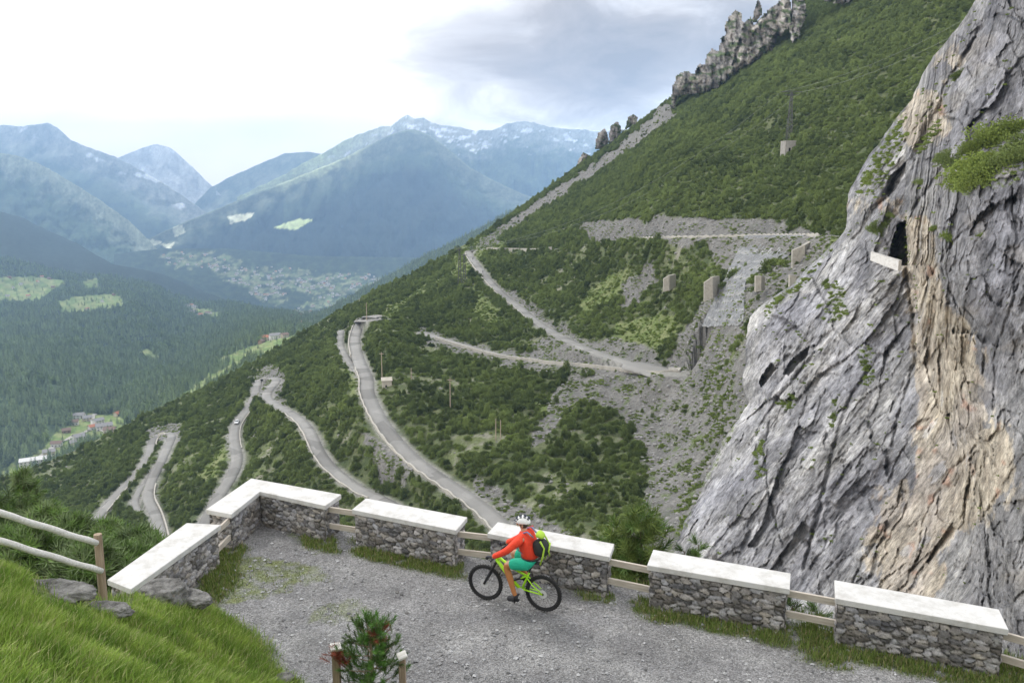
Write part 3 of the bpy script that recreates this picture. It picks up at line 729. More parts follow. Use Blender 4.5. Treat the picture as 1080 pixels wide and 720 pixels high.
# colour of the rock itself
_JB = [fbm(np.stack([CX/24, CY/24], -1), 4, 1600+k) for k in range(4)]
def jit(s, sd): a = sd*1.7; return s*(_JB[sd % 4]*math.cos(a)+_JB[(sd+1) % 4]*math.sin(a))
base = cmix((.195, .195, .204), (.275, .275, .285), sstep(-.3, .3, fbm(np.stack([al/120, ac/14], -1), 4, 580)))
pale = inpoly(CX+jit(26, 1), CY+jit(26, 2), [(800, 320), (900, 290), (925, 330), (860, 420), (800, 470), (740, 570), (715, 560), (770, 460)])
base = cmix(base, (.36, .36, .375), pale*.6)
streak = sstep(.28, .42, r1*.5+fbm(np.stack([al/90, ac/6], -1), 3, 590))
base = cmix(base, (.44, .44, .44), streak*.4*(1-right))
TAN = [[(956, 222), (976, 226), (986, 262), (990, 300), (1004, 330), (1022, 340), (1032, 380), (1040, 430), (1036, 480), (1010, 520), (1000, 580), (985, 640), (925, 640), (935, 560), (965, 500), (968, 430), (966, 380), (958, 320), (953, 280)],
       [(958, 110), (985, 90), (998, 120), (985, 150), (962, 160), (950, 140)], [(930, 222), (945, 205), (958, 215), (946, 232)], [(895, 222), (905, 200), (915, 215), (905, 240)], [(975, 60), (1000, 40), (1020, 50), (985, 90)],
       [(1000, 470), (1060, 440), (1078, 500), (1040, 560), (990, 560)], [(925, 520), (950, 500), (960, 560), (930, 620), (905, 600)], [(1010, 340), (1030, 340), (1030, 352), (1012, 352)]]
tan = np.zeros(CX.shape)
for i, p in enumerate(TAN):
    jx_, jy_ = CX+jit(14, 600+i), CY+jit(14, 621+i)
    so_ = sum(inpoly(jx_+ox, jy_+oy, p).astype(float) for ox, oy in ((0, 0), (9, 0), (-9, 0), (0, 12), (0, -12), (5, 6), (-5, -6), (14, 4), (-14, -4)))/9
    tan = np.maximum(tan, so_*(1 if i < 3 else .75))
tanc = cmix((.34, .295, .235), (.50, .45, .37), sstep(-.3, .3, fbm(np.stack([CX/7, CY/30], -1), 4, 630)))
tanc = cmix(tanc, (.44, .30, .22), sstep(.15, .3, fbm(np.stack([CX/18, CY/22], -1), 3, 640)))
ctr = sstep(-.34, -.10, fbm(np.stack([CX/11, CY/30], -1), 5, 650))
tn_ = fbm(np.stack([CX/7, CY/26], -1), 5, 651, .6)
base = cmix(base, tanc, sstep(.33, .56, tan+.6*tn_+.30*(I5-.5)+.2*(I3-.5))*(tan > .02)*.9)
gry = sstep(.05, .3, fbm(np.stack([CX/50, CY/40], -1), 3, 655))*right
base = cmix(base, (.30, .275, .24), gry*.5)
MOSS = [[(905, 365), (920, 362), (922, 400), (912, 412)], [(820, 420), (836, 410), (838, 428), (824, 436)], [(870, 300), (885, 296), (896, 330), (880, 340)], [(850, 255), (880, 262), (850, 300), (812, 330), (808, 320)],
        [(935, 130), (960, 140), (930, 200), (905, 205), (912, 180)], [(965, 150), (990, 128), (990, 140), (968, 166)], [(1000, 170), (1080, 125), (1090, 170), (1070, 195), (1010, 205), (985, 190)], [(770, 410), (786, 430), (740, 520), (722, 560), (715, 556), (745, 480)],
        [(796, 470), (806, 462), (806, 500), (798, 510)], [(878, 420), (884, 416), (880, 452), (874, 452)], [(940, 120), (955, 108), (958, 126), (944, 142)]]
moss = np.zeros(CX.shape)
for i, p in enumerate(MOSS): moss = np.maximum(moss, inpoly(CX+jit(14, 660+i), CY+jit(14, 680+i), p))
mossm = moss*sstep(-.02, .2, fbm(np.stack([CX/5, CY/4], -1), 3, 699))
base = cmix(base, (.13, .17, .05), mossm*.85)
tone = .63+.34*I2*(1-right)+.34*I5*right+.22*I3
base = base*tone[..., None]
base = cmix(base, (.40, .40, .40), (I3 > .93)*(1-right)*.6)
# rock turns away behind its edge
rows = []
Bk = []
for k_, (dx_, add) in enumerate(((60, 110), (30, 60), (10, 28), (3, 10))):
    Bk.append(unproj(CX[:, :1]+dx_, CY[:, :1], CYY[:, :1]+add))
CPA = np.concatenate(Bk+[CP_], 1); CA = np.concatenate([base[:, :1]]*4+[base], 1)
bed = np.stack([al/100, ac/100, 0*al], -1); BA = np.concatenate([bed[:, :1]]*4+[bed], 1)
co_ = newmesh('rock_cliff', CPA.reshape(-1, 3), gridfaces(ROWC, COLC+4)[:, ::-1], [M['cliff']], {'Col': CA.reshape(-1, 3), 'Bed': BA.reshape(-1, 3)}, smooth=False)
tag(co_, kind='structure')
ckd = kdtree.KDTree(ROWC*COLC)
_c = np.stack([CX.ravel(), CY.ravel()], -1)
for i in range(len(_c)): ckd.insert((_c[i, 0], _c[i, 1], 0), i)
ckd.balance()
_cp = CP_.reshape(-1, 3)
def cpt(x, y):
    c_, i, d_ = ckd.find((x, y, 0)); return Vector(_cp[i])

# crags on the skyline of the slope
def crag(name, poly, Y, label, depth=9, seed=1, tone=(.24, .226, .21), res=1.2, kind=None, relief=.02):
    """a rock mass: front face with relief, closed by a back face"""
    xs = [p[0] for p in poly]; ys = [p[1] for p in poly]
    x0, x1, y0, y1 = min(xs)-3, max(xs)+3, min(ys)-3, max(ys)+3
    nx = int((x1-x0)/res)+1; ny = int((y1-y0)/res)+1
    X, Yp = np.meshgrid(np.linspace(x0, x1, nx), np.linspace(y0, y1, ny))
    jx = 3*fbm(np.stack([X/6, Yp/6], -1), 3, seed); ins = inpoly(X+jx, Yp+jx, poly)
    # distance to edge (rough) for rounding
    d = ins.astype(float); e = ins.copy()
    for it in range(5):
        e2 = e.copy(); e2[1:] &= e[:-1]; e2[:-1] &= e[1:]; e2[:, 1:] &= e[:, :-1]; e2[:, :-1] &= e[:, 1:]; e = e2; d += e
    base_Y = Y(X, Yp) if callable(Y) else np.full(X.shape, float(Y))
    f1, i1 = facets(X+4*fbm(np.stack([X/9, Yp/9], -1), 3, seed+11), Yp, 9, 24, seed+12, 1.6); f2, i2 = facets(X, Yp, 4, 8, seed+14, 1.5)
    r = .5*ridged(np.stack([X/14, Yp/40], -1), 3, seed+3)+.9*f1+.45*f2
    Fr = base_Y-depth*(.25+.15*d)-base_Y*relief*r; Bk_ = base_Y+depth
    Vf = unproj(X, Yp, Fr).reshape(-1, 3); Vb = unproj(X, Yp, Bk_).reshape(-1, 3)
    idx = np.arange(nx*ny).reshape(ny, nx); cell = ins[:-1, :-1] & ins[1:, :-1] & ins[:-1, 1:] & ins[1:, 1:]
    Fs = []; n_ = nx*ny
    for j in range(ny-1):
        for i in range(nx-1):
            if not cell[j, i]: continue
            a, b, c, e_ = idx[j, i], idx[j, i+1], idx[j+1, i+1], idx[j+1, i]
            Fs.append((a, e_, c, b)); Fs.append((n_+a, n_+b, n_+c, n_+e_))
            if j == 0 or not cell[j-1, i]: Fs.append((a, b, n_+b, n_+a))
            if j == ny-2 or not cell[j+1, i]: Fs.append((e_, n_+e_, n_+c, c))
            if i == 0 or not cell[j, i-1]: Fs.append((a, n_+a, n_+e_, e_))
            if i == nx-2 or not cell[j, i+1]: Fs.append((b, c, n_+c, n_+b))
    g = fbm(np.stack([X/6, Yp/9], -1), 4, seed+7).ravel()
    C_ = cmix(tone, tuple(q*1.35 for q in tone), sstep(-.1, .3, g)); C_ = cmix(C_, (.10, .10, .09), sstep(-.0, -.25, g)); C_ = C_*(.6+.7*i1.ravel())[:, None]
    gr = fbm(np.stack([X/9, Yp/5], -1), 4, seed+8).ravel(); C_ = cmix(C_, (.08, .11, .05), sstep(.03, .12, gr))
    used = np.unique(np.array(Fs).ravel()); mp_ = -np.ones(2*n_, int); mp_[used] = np.arange(len(used))
    V = np.concatenate([Vf, Vb])[used]; C2 = np.concatenate([C_, C_])[used]
    o = newmesh(name, V, mp_[np.array(Fs)], [M['cliff']], {'Col': C2, 'Bed': np.stack([np.r_[X.ravel(), X.ravel()+9][used]/30, np.r_[Yp.ravel(), Yp.ravel()][used]/150, np.zeros(len(used))], -1)})
    if kind: tag(o, kind=kind)
    else: tag(o, label, 'rock')
    return o
def hy(X, Yv):
    yb = interp([(700, 122), (712, 116), (760, 92), (800, 64), (820, 48), (845, 40), (900, 4)], X)
    return hY(X, yb)-4+.35*(yb-Yv)
crag('rock_outcrop', [(706, 112), (709, 90), (714, 78), (724, 74), (732, 78), (737, 66), (743, 68), (745, 57), (751, 50), (757, 54), (760, 40), (764, 38), (765, 24), (770, 14), (776, 10), (783, 14), (784, 24), (792, 16), (796, 26), (800, 20), (812, 8), (818, 4), (832, -8), (836, 10), (834, 30), (820, 40), (818, 54), (808, 58), (796, 66), (784, 72), (770, 82), (760, 92), (744, 98), (724, 100), (714, 106), (712, 118)], hy, 'broad jagged grey crag high on the skyline ridge', 10, 5)
crag('rock_outcrop', [(834, -16), (846, -18), (850, 4), (852, 18), (846, 30), (843, 40), (834, 46), (832, 30), (834, 10)], lambda X, Yv: hy(X, Yv)-4, 'tall pale rock pillar beside the broad crag near the top edge', 6, 15, (.29, .275, .26))
crag('rock_outcrop', [(792, 24), (795, 10), (799, -2), (803, 4), (804, 16), (798, 24)], lambda X, Yv: hy(X, Yv)-8, 'slim pointed rock needle standing up from the broad crag', 4, 25, (.24, .22, .20), .8)
crag('rock_outcrop', [(627, 158), (628, 146), (632, 139), (638, 134), (641, 142), (643, 150), (636, 158)], lambda X, Yv: X*0+782, 'left one of a pair of small rock towers on the ridge, the broader', 5, 35, res=.7, relief=.006)
crag('rock_outcrop', [(641, 152), (643, 134), (648, 128), (653, 129), (656, 138), (652, 148), (646, 153)], lambda X, Yv: X*0+778, 'right and taller one of a pair of small rock towers on the ridge', 5, 45, res=.7, relief=.006)
crag('rock_outcrop', [(608, 176), (610, 166), (615, 160), (621, 163), (622, 170), (616, 175)], lambda X, Yv: X*0+782, 'lowest small rock knob on the ridge above the scree chute', 4, 55, res=.7, relief=.006)
crag('rock_outcrop', [(658, 138), (662, 124), (668, 120), (674, 124), (670, 132)], lambda X, Yv: X*0+780, 'small rock knob on the ridge between the twin towers and the broad crag', 4, 65, res=.7, relief=.006)
crag('rock_outcrop', [(868, 2), (876, -10), (900, -14), (902, 0), (890, 6)], lambda X, Yv: hy(X, Yv)-3, 'pale rock patch at the upper edge of the green slope', 5, 75, (.32, .31, .30), 1)

# concrete gallery wall at the cave mouth
def wall_run(name, pts, h, th, label, cat='wall', mat='conc', base=.6, Ys=None, parent=None, tops=None):
    """wall through pixels (ground line) with distances, height h, thickness th"""
    P = [unproj(x, y, Y) for x, y, Y in pts]; m = len(P); V = []
    for i, p in enumerate(P):
        a = P[max(i-1, 0)]; b = P[min(i+1, m-1)]; t = (b-a)[:2]; t = t/np.linalg.norm(t); nrm_ = np.array([t[1], -t[0]])*th/2
        hh = h[i] if isinstance(h, (list, tuple)) else h
        for s_, z in ((1, -base), (1, hh), (-1, hh), (-1, -base)): V.append((p[0]+nrm_[0]*s_, p[1]+nrm_[1]*s_, p[2]+z))
    Fs = []
    for i in range(m-1):
        for q_ in range(4): Fs.append((i*4+q_, i*4+(q_+1) % 4, i*4+4+(q_+1) % 4, i*4+4+q_))
    Fs += [(0, 1, 2, 3), (m*4-1, m*4-2, m*4-3, m*4-4)]
    o = newmesh(name, np.array(V), Fs, [M[mat]], parent=parent)
    return tag(o, label, cat) if label else o
wall_run('gallery_parapet', [(919.5, 270, 112), (935, 276, 110), (949, 281, 108)], [.6, .75, .85], .6, 'white concrete parapet at the dark tunnel mouth in the cliff', mat='cap')
# ================================================================== avalanche barriers, pylons, huts on the slope
def slab_wall(name, label, corners, Yb, th=1.2, mat='conc', cat='wall'):
    """upright wall seen as the quad corners (px) at distances Yb per corner; thickness away from the viewer"""
    q_ = [unproj(x, y, Y) for (x, y), Y in zip(corners, Yb)]
    a = (q_[1]-q_[0]); b = (q_[3]-q_[0]); nn = np.cross(a, b); nn = nn/np.linalg.norm(nn); 
    if nn[1] < 0: nn = -nn
    V = q_+[p+nn*th for p in q_]
    o = newmesh(name, np.array(V), [(0, 1, 2, 3), (4, 7, 6, 5), (0, 4, 5, 1), (1, 5, 6, 2), (2, 6, 7, 3), (3, 7, 4, 0)], [M[mat]])
    return tag(o, label, cat)
def barrier(label, front, side, Y, dY):
    """masonry wedge: stone front and a long side wing running uphill"""
    r = empty('avalanche_barrier', (0, 0, 0), 0, label, 'stone barrier')
    for nm, qd, Ys, mt in (('front_wall', front, [Y, Y, Y, Y], 'parapet'), ('side_wall', side, [Y, Y+dY, Y+dY, Y], 'conc')):
        q_ = [unproj(x, y, yy) for (x, y), yy in zip(qd, Ys)]
        nn = np.cross(q_[1]-q_[0], q_[3]-q_[0]); nn /= np.linalg.norm(nn); nn = nn if nn[1] > 0 else -nn
        q_ = [p+np.array([0, 0, -1.0])*(i >= 2) for i, p in enumerate(q_)]
        V = q_+[p+nn*1.0 for p in q_]
        newmesh(nm, np.array(V), [(0, 1, 2, 3), (4, 7, 6, 5), (0, 4, 5, 1), (1, 5, 6, 2), (2, 6, 7, 3), (3, 7, 4, 0)], [M['masonry']], parent=r)
    return r
M['masonry'] = vmasonry = plain('rough_brown_masonry', (.37, .35, .31), .95, noise=.4, ns=1.2, bump=.8, bd=.2)
barrier('largest stone avalanche barrier beside the paved stone slope under the toothed parapet', [(836, 264), (849, 258.5), (849, 274), (836, 279)], [(849, 258.5), (866, 249), (866, 264), (849, 275)], 222, 16)
barrier('stone avalanche barrier with a slanted top among bushes, right of the small one', [(743, 298), (752, 292), (752, 311), (743, 315)], [(752, 292), (759, 291), (759, 306), (752, 312)], 255, 8)
barrier('smallest stone avalanche barrier, furthest left in the green bushes', [(700, 294), (706, 290.5), (706, 303), (700, 305)], [(706, 290.5), (713, 289), (713, 299), (706, 304)], 292, 8)
barrier('low stone barrier block standing below the largest barrier', [(833, 290), (840, 291), (840, 302), (833, 302)], [(840, 291), (856, 291), (856, 300), (840, 302)], 198, 8)
barrier('narrow stone barrier stub at the right edge of the paved stone slope', [(797, 291), (803, 291), (803, 303), (797, 304)], [(803, 291), (807, 293), (807, 302), (803, 303)], 212, 5)
# paved stone slope with step courses
xx = np.linspace(0, 1, 30)[None]; yy_ = np.linspace(0, 1, 60)[:, None]
lx = interp([(249, 788), (270, 776), (300, 762), (340, 742), (370, 730)], 249+yy_[:, 0]*96)[:, None]; rx = interp([(249, 854), (270, 838), (286, 802), (300, 786), (340, 784), (370, 756)], 249+yy_[:, 0]*96)[:, None]
PXs = lx+(rx-lx)*xx+0*yy_; PYs = 249+yy_*96+0*xx
Pv = hP(PXs, PYs)
Gz = np.array([ground_at(p).z for p in Pv.reshape(-1, 3)]).reshape(Pv.shape[:2])
from_y = np.repeat(Pv[..., 2].mean(1, keepdims=True), 30, 1)
Pv[..., 2] = np.clip(Pv[..., 2], Gz, Gz+.9)+.35+.25*np.floor((yy_*22) % 2)
cs_ = cmix((.18, .186, .195), (.25, .255, .26), sstep(-.3, .3, fbm(np.stack([PXs/6, PYs/3], -1), 3, 777)))
cs_ = cmix(cs_, (.36, .36, .355), ((yy_*22) % 2 < .55)*(fbm(np.stack([PXs/9, PYs*2], -1), 3, 778) > -.05)*.6)
o = newmesh('paved_slope', Pv.reshape(-1, 3), gridfaces(60, 30)[:, ::-1], [M['hill']], {'Col': cs_.reshape(-1, 3)}); tag(o, kind='structure')
M['metal_dark'] = plain('dull_dark_steel', (.10, .10, .10), .8)
# lattice pylons
def lattice(label, base, top, Y, wpx, arms, sink=1.0):
    b = hpt(*base) if Y is None else Vector(unproj(base[0], base[1], Y)); Yd = b.y
    t = Vector(unproj(top[0], top[1], Yd)); H = t.z-b.z; W = wpx/F*Yd
    r = empty('lattice_pylon', b, 0, label, 'pylon')
    m = MB(); th = max(.12, Yd*.0003)
    for sx_ in (-1, 1):
        for sy in (-1, 1):
            m.tube([(sx_*W/2, sy*W/2, -sink), (sx_*W*.12, sy*W*.12, H)], th, 4)
    n_ = 9
    for k_ in range(n_):
        z0, z1 = H*k_/n_, H*(k_+1)/n_; w0 = W/2*(1-.76*k_/n_); w1 = W/2*(1-.76*(k_+1)/n_)
        for sy in (-1, 1):
            m.tube([(-w0, sy*w0, z0), (w1, sy*w1, z1)], th*.6, 3); m.tube([(w0, sy*w0, z0), (-w1, sy*w1, z1)], th*.6, 3)
            m.tube([(sy*w0, -w0, z0), (sy*w1, w1, z1)], th*.6, 3); m.tube([(sy*w0, w0, z0), (sy*w1, -w1, z1)], th*.6, 3)
    m.build('lattice_tower', M['metal_dark'], r)
    for z, L in arms:
        a = MB(); a.tube([(-L, 0, H*z), (0, 0, H*z+.5), (L, 0, H*z)], th*.9, 4); a.tube([(-L, 0, H*z), (L, 0, H*z)], th*.7, 4)
        a.build('crossarm', M['metal_dark'], r)
    return r, b, H
py1, b1, H1 = lattice('dark lattice pylon high on the green slope, standing over a stone hut', (832, 147), (830, 97), None, 5.5, [(1.0, 5.5), (.93, 3.5)])
py2, b2, H2 = lattice('thin lattice pylon standing left of the topmost road bend', (485, 300), (484, 262), None, 4, [(.96, 2.2)])
py3, b3, H3 = lattice('second thin lattice pylon, just right of the other below the topmost bend', (490, 299), (490, 268), None, 3.5, [(.96, 1.8)])
wb = MB()
def sag(a, b, s, r): wb.tube([a.lerp(b, k/14)+Vector((0, 0, -s*4*(k/14)*(1-k/14))) for k in range(15)], r, 3)
a = b1+Vector((0, 0, H1))
for dx_ in (-5, 5):
    sag(a+Vector((dx_, 0, 0)), b2+Vector((dx_*.5-6, 0, H2)), 18, .032)
    sag(a+Vector((dx_, 0, 0)), Vector(unproj(1090, -18+dx_, 330)), 6, .032)
tag(wb.build('power_line', M['metal_grey']), 'thin overhead cables strung from the dark pylon across the green slope', 'cable')
def pole(x, y0, y1, label, r=.16, top=True):
    b = hpt(x, y1); H = (y1-y0)/F*b.y*1.05
    o = MB(); o.tube([(0, 0, -1), (0, 0, H)], [r*1.2, r*.8], 6)
    if top: o.box((0, 0, H-.6), (1.8, .18, .18))
    o = o.build('utility_pole', M['pole']); o.location = b; return tag(o, label, 'pole')
pole(403, 367, 398, 'utility pole beside the small hut on the middle road')
pole(434, 389, 406, 'short utility pole in the scrub right of the small hut', top=False)
pole(475, 400, 432, 'utility pole alone in the middle of the dark scrub')
pole(523, 440, 463, 'left pole of a close pair in the scrub above the viewpoint', .15, False)
pole(528, 440, 463, 'right pole of a close pair in the scrub above the viewpoint', .15, False)
pole(387, 322, 341, 'pole rising beside the square turning place of the middle road', .2, False)
def ruin(label, x, y, w_, h_, mat='conc', roof=False, name='stone_hut'):
    b = hpt(x, y); s = b.y/F; W, H = w_*s, h_*s
    r = empty(name, b, R(12), label, 'hut')
    m = MB(); th = .5
    m.box((0, -W*.35, H/2-1), (W, th, H+2)); m.box((0, W*.35, H*.5-1), (W, th, H+2))
    m.box((-W/2+th/2, 0, H/2-1), (th, W*.7-th-.01, H*.96+2)); m.box((W/2-th/2, 0, H/2-1), (th, W*.7-th-.01, H*.9+2))
    m.build('wall', M[mat], r)
    d_ = MB(); d_.box((-W*.1, -W*.35-th/2-.05, H*.2), (W*.16, .12, H*.38)); d_.build('doorway', M['dark'], r)
    if roof:
        q_ = MB(); q_.add([(-W*.6, -W*.5, H), (W*.6, -W*.5, H), (W*.6, W*.5, H*1.25), (-W*.6, W*.5, H*1.25), (-W*.6, -W*.5, H+.3), (W*.6, -W*.5, H+.3), (W*.6, W*.5, H*1.25+.3), (-W*.6, W*.5, H*1.25+.3)],
                          [(0, 3, 2, 1), (4, 5, 6, 7), (0, 1, 5, 4), (1, 2, 6, 5), (2, 3, 7, 6), (3, 0, 4, 7)]); q_.build('roof', M['conc'], r)
    return r
M['rubhut'] = plain('hut_masonry', (.30, .285, .26), .95, noise=.4, ns=.8)
M['dark'] = plain('dark_opening', (.02, .02, .02), 1)
ruin('roofless pale stone hut under the dark lattice pylon', 831, 161, 12, 12, 'rubhut')
ruin('small pale hut with a flat roof beside the middle road', 408, 405, 10, 7, 'conc', True)
# ---------------- a small car and riders on the switchbacks
M['carpaint'] = plain('silver_paint', (.62, .64, .66), .3, metal=.3, spec=.5)
M['glass'] = plain('dark_glass', (.03, .035, .04), .1, spec=.6)
M['tyre'] = plain('black_rubber', (.025, .025, .026), .8)
def road_at(key, f):
    P = ROAD3[key]; i = int(f*(len(P)-2)); return Vector(P[i]), Vector(P[i+1])-Vector(P[i])
p_, t_ = road_at('low', .71)
car = empty('parked_car', p_+Vector((0, 0, .04)), math.atan2(t_.y, t_.x), 'small silver car driving on the lower switchback road', 'car'); car.name = 'car'
m = MB()
prof = [(-2.1, .35), (-2.12, .8), (-1.9, .95), (-1.5, 1.38), (-.6, 1.5), (.3, 1.45), (.95, .98), (1.9, .84), (2.1, .6), (2.08, .35)]
V = [(x, s*(.86 if z < 1 else .66), z) for s in (-1, 1) for x, z in prof]; n_ = len(prof)
m.add(V, [tuple(range(n_)), tuple(range(2*n_-1, n_-1, -1))]+[(i, i+n_, (i+1) % n_+n_, (i+1) % n_) for i in range(n_)])
m.build('body', M['carpaint'], car)
g = MB(); g.add([(-1.9, s*.70, 1.0) for s in (-1, 1)]+[(-1.52, s*.6, 1.36) for s in (-1, 1)], [(0, 1, 3, 2)]); g.add([(.95, s*.72, 1.02) for s in (-1, 1)]+[(.36, s*.6, 1.42) for s in (-1, 1)], [(0, 2, 3, 1)])
for s in (-1, 1): g.add([(-1.5, s*.79, 1.03), (.6, s*.79, 1.03), (.2, s*.69, 1.38), (-1.3, s*.69, 1.38)], [(0, 1, 2, 3)])
gl = g.build('window', M['glass'], car); gl.location = (0, 0, .02)
for x in (-1.3, 1.3):
    for s in (-1, 1):
        wv = MB(); wv.tube([(x, s*.68, .33), (x, s*.90, .33)], .33, 12); wv.build('wheel', M['tyre'], car)
# ================================================================== vegetation on the slopes
def star_leaf(V, Fs, p, dr, L, wd, rng, blades=3):
    dr = dr/np.linalg.norm(dr)
    a = np.cross(dr, rng.normal(size=3)); a /= np.linalg.norm(a)+1e-9; b = np.cross(dr, a)
    for k in range(blades):
        q = 2*math.pi*k/blades+rng.uniform(0, 1)
        o = (a*math.cos(q)+b*math.sin(q))
        i = len(V)
        V += [p-o*wd*.5+dr*0, p+o*wd*.5, p+dr*L+o*L*.35]
        Fs.append((i, i+1, i+2))
def shrub_mesh(n, seed, R0=1.6, Hh=1.3, leaf=.42, wd=.26):
    rng = np.random.default_rng(seed); V = []; Fs = []
    if Hh > 3: R0 *= .72
    lob = [(rng.uniform(-.42, .42)*R0, rng.uniform(-.42, .42)*R0, rng.uniform(.55, .85)*R0, rng.uniform(.6, 1.0)*Hh) for _ in range(5)]
    for _ in range(n):
        x, y, r, h = lob[rng.integers(5)]
        d = rng.normal(size=3); d[2] = abs(d[2])*.9+.05; d /= np.linalg.norm(d)
        s = rng.uniform(.55, 1.05)
        p = np.array([x+d[0]*r*s, y+d[1]*r*s, d[2]*h*s])
        star_leaf(V, Fs, p, d+np.array([0, 0, .55])+rng.normal(size=3)*.25, leaf*rng.uniform(.7, 1.3), wd, rng)
    return np.array(V), Fs
def conifer_mesh(seed, levels=11, sp=9, H=1.0, W=.17):
    rng = np.random.default_rng(seed); V = []; Fs = []
    for j in range(levels):
        t = j/(levels-1); z = H*(.08+.86*t); r = W*(1-t)**.8*rng.uniform(.85, 1.15)+.012
        for k in range(sp if t < .7 else 5):
            q = 2*math.pi*k/sp+rng.uniform(0, 1); rr = r*rng.uniform(.65, 1.2)
            o = np.array([math.cos(q), math.sin(q), 0]); s_ = np.array([-o[1], o[0], 0])*rr*.42
            i = len(V); top = np.array([0, 0, z+.09*H*(1-.5*t)])
            V += [top, o*rr+s_*.6+[0, 0, z-.03], o*rr*1.1+[0, 0, z-.05], o*rr-s_*.6+[0, 0, z-.03]]
            Fs += [(i, i+1, i+2), (i, i+2, i+3)]
    i = len(V); V += [np.array([0, 0, H]), np.array([.012, 0, H*.85]), np.array([-.012, .01, H*.85])]; Fs.append((i, i+1, i+2))
    return np.array(V), Fs
def scatter_obj(name, pts, scl, rot, sources, mat=None):
    """one object of kind stuff: its points carry copies of the source meshes"""
    me = bpy.data.meshes.new(name); me.vertices.add(len(pts)); me.vertices.foreach_set('co', np.asarray(pts, np.float32).ravel())
    a = me.attributes.new('scl', 'FLOAT', 'POINT'); a.data.foreach_set('value', np.asarray(scl, np.float32))
    a = me.attributes.new('rot', 'FLOAT', 'POINT'); a.data.foreach_set('value', np.asarray(rot, np.float32))
    o = bpy.data.objects.new(name, me); COL.objects.link(o); tag(o, kind='stuff')
    g = bpy.data.node_groups.new(name+'_nodes', 'GeometryNodeTree')
    g.interface.new_socket('Geometry', in_out='INPUT', socket_type='NodeSocketGeometry'); g.interface.new_socket('Geometry', in_out='OUTPUT', socket_type='NodeSocketGeometry')
    gi = g.nodes.new('NodeGroupInput'); go = g.nodes.new('NodeGroupOutput'); ip = g.nodes.new('GeometryNodeInstanceOnPoints')
    gg = g.nodes.new('GeometryNodeGeometryToInstance')
    for s in reversed(sources):
        oi = g.nodes.new('GeometryNodeObjectInfo'); oi.inputs['Object'].default_value = s; g.links.new(oi.outputs['Geometry'], gg.inputs[0])
    sc_ = g.nodes.new('GeometryNodeInputNamedAttribute'); sc_.data_type = 'FLOAT'; sc_.inputs[0].default_value = 'scl'
    ro = g.nodes.new('GeometryNodeInputNamedAttribute'); ro.data_type = 'FLOAT'; ro.inputs[0].default_value = 'rot'
    cx_ = g.nodes.new('ShaderNodeCombineXYZ'); g.links.new(ro.outputs[0], cx_.inputs[2])
    g.links.new(gi.outputs[0], ip.inputs['Points']); g.links.new(gg.outputs[0], ip.inputs['Instance']); ip.inputs['Pick Instance'].default_value = True
    ri = g.nodes.new('FunctionNodeRandomValue'); ri.data_type = 'INT'; ri.inputs[4].default_value = 0; ri.inputs[5].default_value = len(sources)-1
    g.links.new(ri.outputs[2], ip.inputs['Instance Index'])
    g.links.new(sc_.outputs[0], ip.inputs['Scale']); 
    e2r = g.nodes.new('FunctionNodeEulerToRotation'); g.links.new(cx_.outputs[0], e2r.inputs[0]); g.links.new(e2r.outputs[0], ip.inputs['Rotation'])
    g.links.new(ip.outputs[0], go.inputs[0])
    md = o.modifiers.new('scatter', 'NODES'); md.node_group = g
    return o
def _sg(): pass
def sample_grid(P, W, n, rng):
    """n random points on a grid surface, cell weights W"""
    a = P[1:, 1:]-P[:-1, :-1]; b = P[1:, :-1]-P[:-1, 1:]
    A = .5*np.linalg.norm(np.cross(a, b), axis=-1); w_ = (A*W[:-1, :-1]).ravel(); tot = w_.sum()
    if callable(n): n = n(tot)
    ix = rng.choice(len(w_), int(n), p=w_/tot); i, j = np.unravel_index(ix, A.shape)
    u = rng.random(len(ix))[:, None]; v = rng.random(len(ix))[:, None]
    return P[i, j]*(1-u)*(1-v)+P[i+1, j]*u*(1-v)+P[i, j+1]*(1-u)*v+P[i+1, j+1]*u*v, i, j
rg = np.random.default_rng(5)
shr = []
for s in range(4):
    V, Fs = shrub_mesh(250, 100+s, 1.5, [2.0, 1.5, 3.4, 1.3][s], .36, .24); 
    o = newmesh('dwarf_pine', V, Fs, [M['scrub']]); tag(o, 'dark green dwarf mountain pine, one of the single shrubs dotted over the rubble slope', 'shrub', 'dwarf mountain pines on the slope'); shr.append(o)
for s in range(2):
    V, Fs = shrub_mesh(200, 140+s, 1.3, 1.0); o = newmesh('leafy_shrub', V, Fs, [M['scrub_pale']]); tag(o, 'lighter green leafy shrub, one of the bright ones dotted over the near slope', 'shrub', 'leafy shrubs on the slope'); shr.append(o)
clump = fbm(HP[..., :2]/11, 4, 801)
Wd = sstep(-.42, .0, clump+.15)*(1-.86*open_)*(1-.6*lime)
Wd = Wd*(1-.97*scree)+.012*scree
Wd = np.maximum(Wd, .55*lime*(HX > 700)*(HY_ > 380)*sstep(-.2, .1, fine))
Wd *= (rdist > rw/2+2.2)*(HY_ > interp(SKYH, HX)+.5)
Wd *= ~((HX > interp(XS_, HY_)+30) & (HY_ > 0))          # nothing grows inside the cliff
vis = (HY_ < 660)&(HX > -120)&(HX < 1180); Wd = Wd*vis
NSH = 64000
Pt, si, sj = sample_grid(HP, Wd*np.clip(HR/250, .7, 1)**-.3, NSH, rg)
dist = Pt[:, 1]
sc_ = rg.uniform(.5, 1.25, NSH)*(1+.25*sstep(300, 600, dist)); sc_ *= np.where(scree[si, sj] > .5, .55, 1)
near = sstep(230, 120, dist); sc_ *= (1-.35*near)
sc_ *= .7+.5*sstep(-.2, .3, clump[si, sj])
px_, py_ = to_px(Pt)
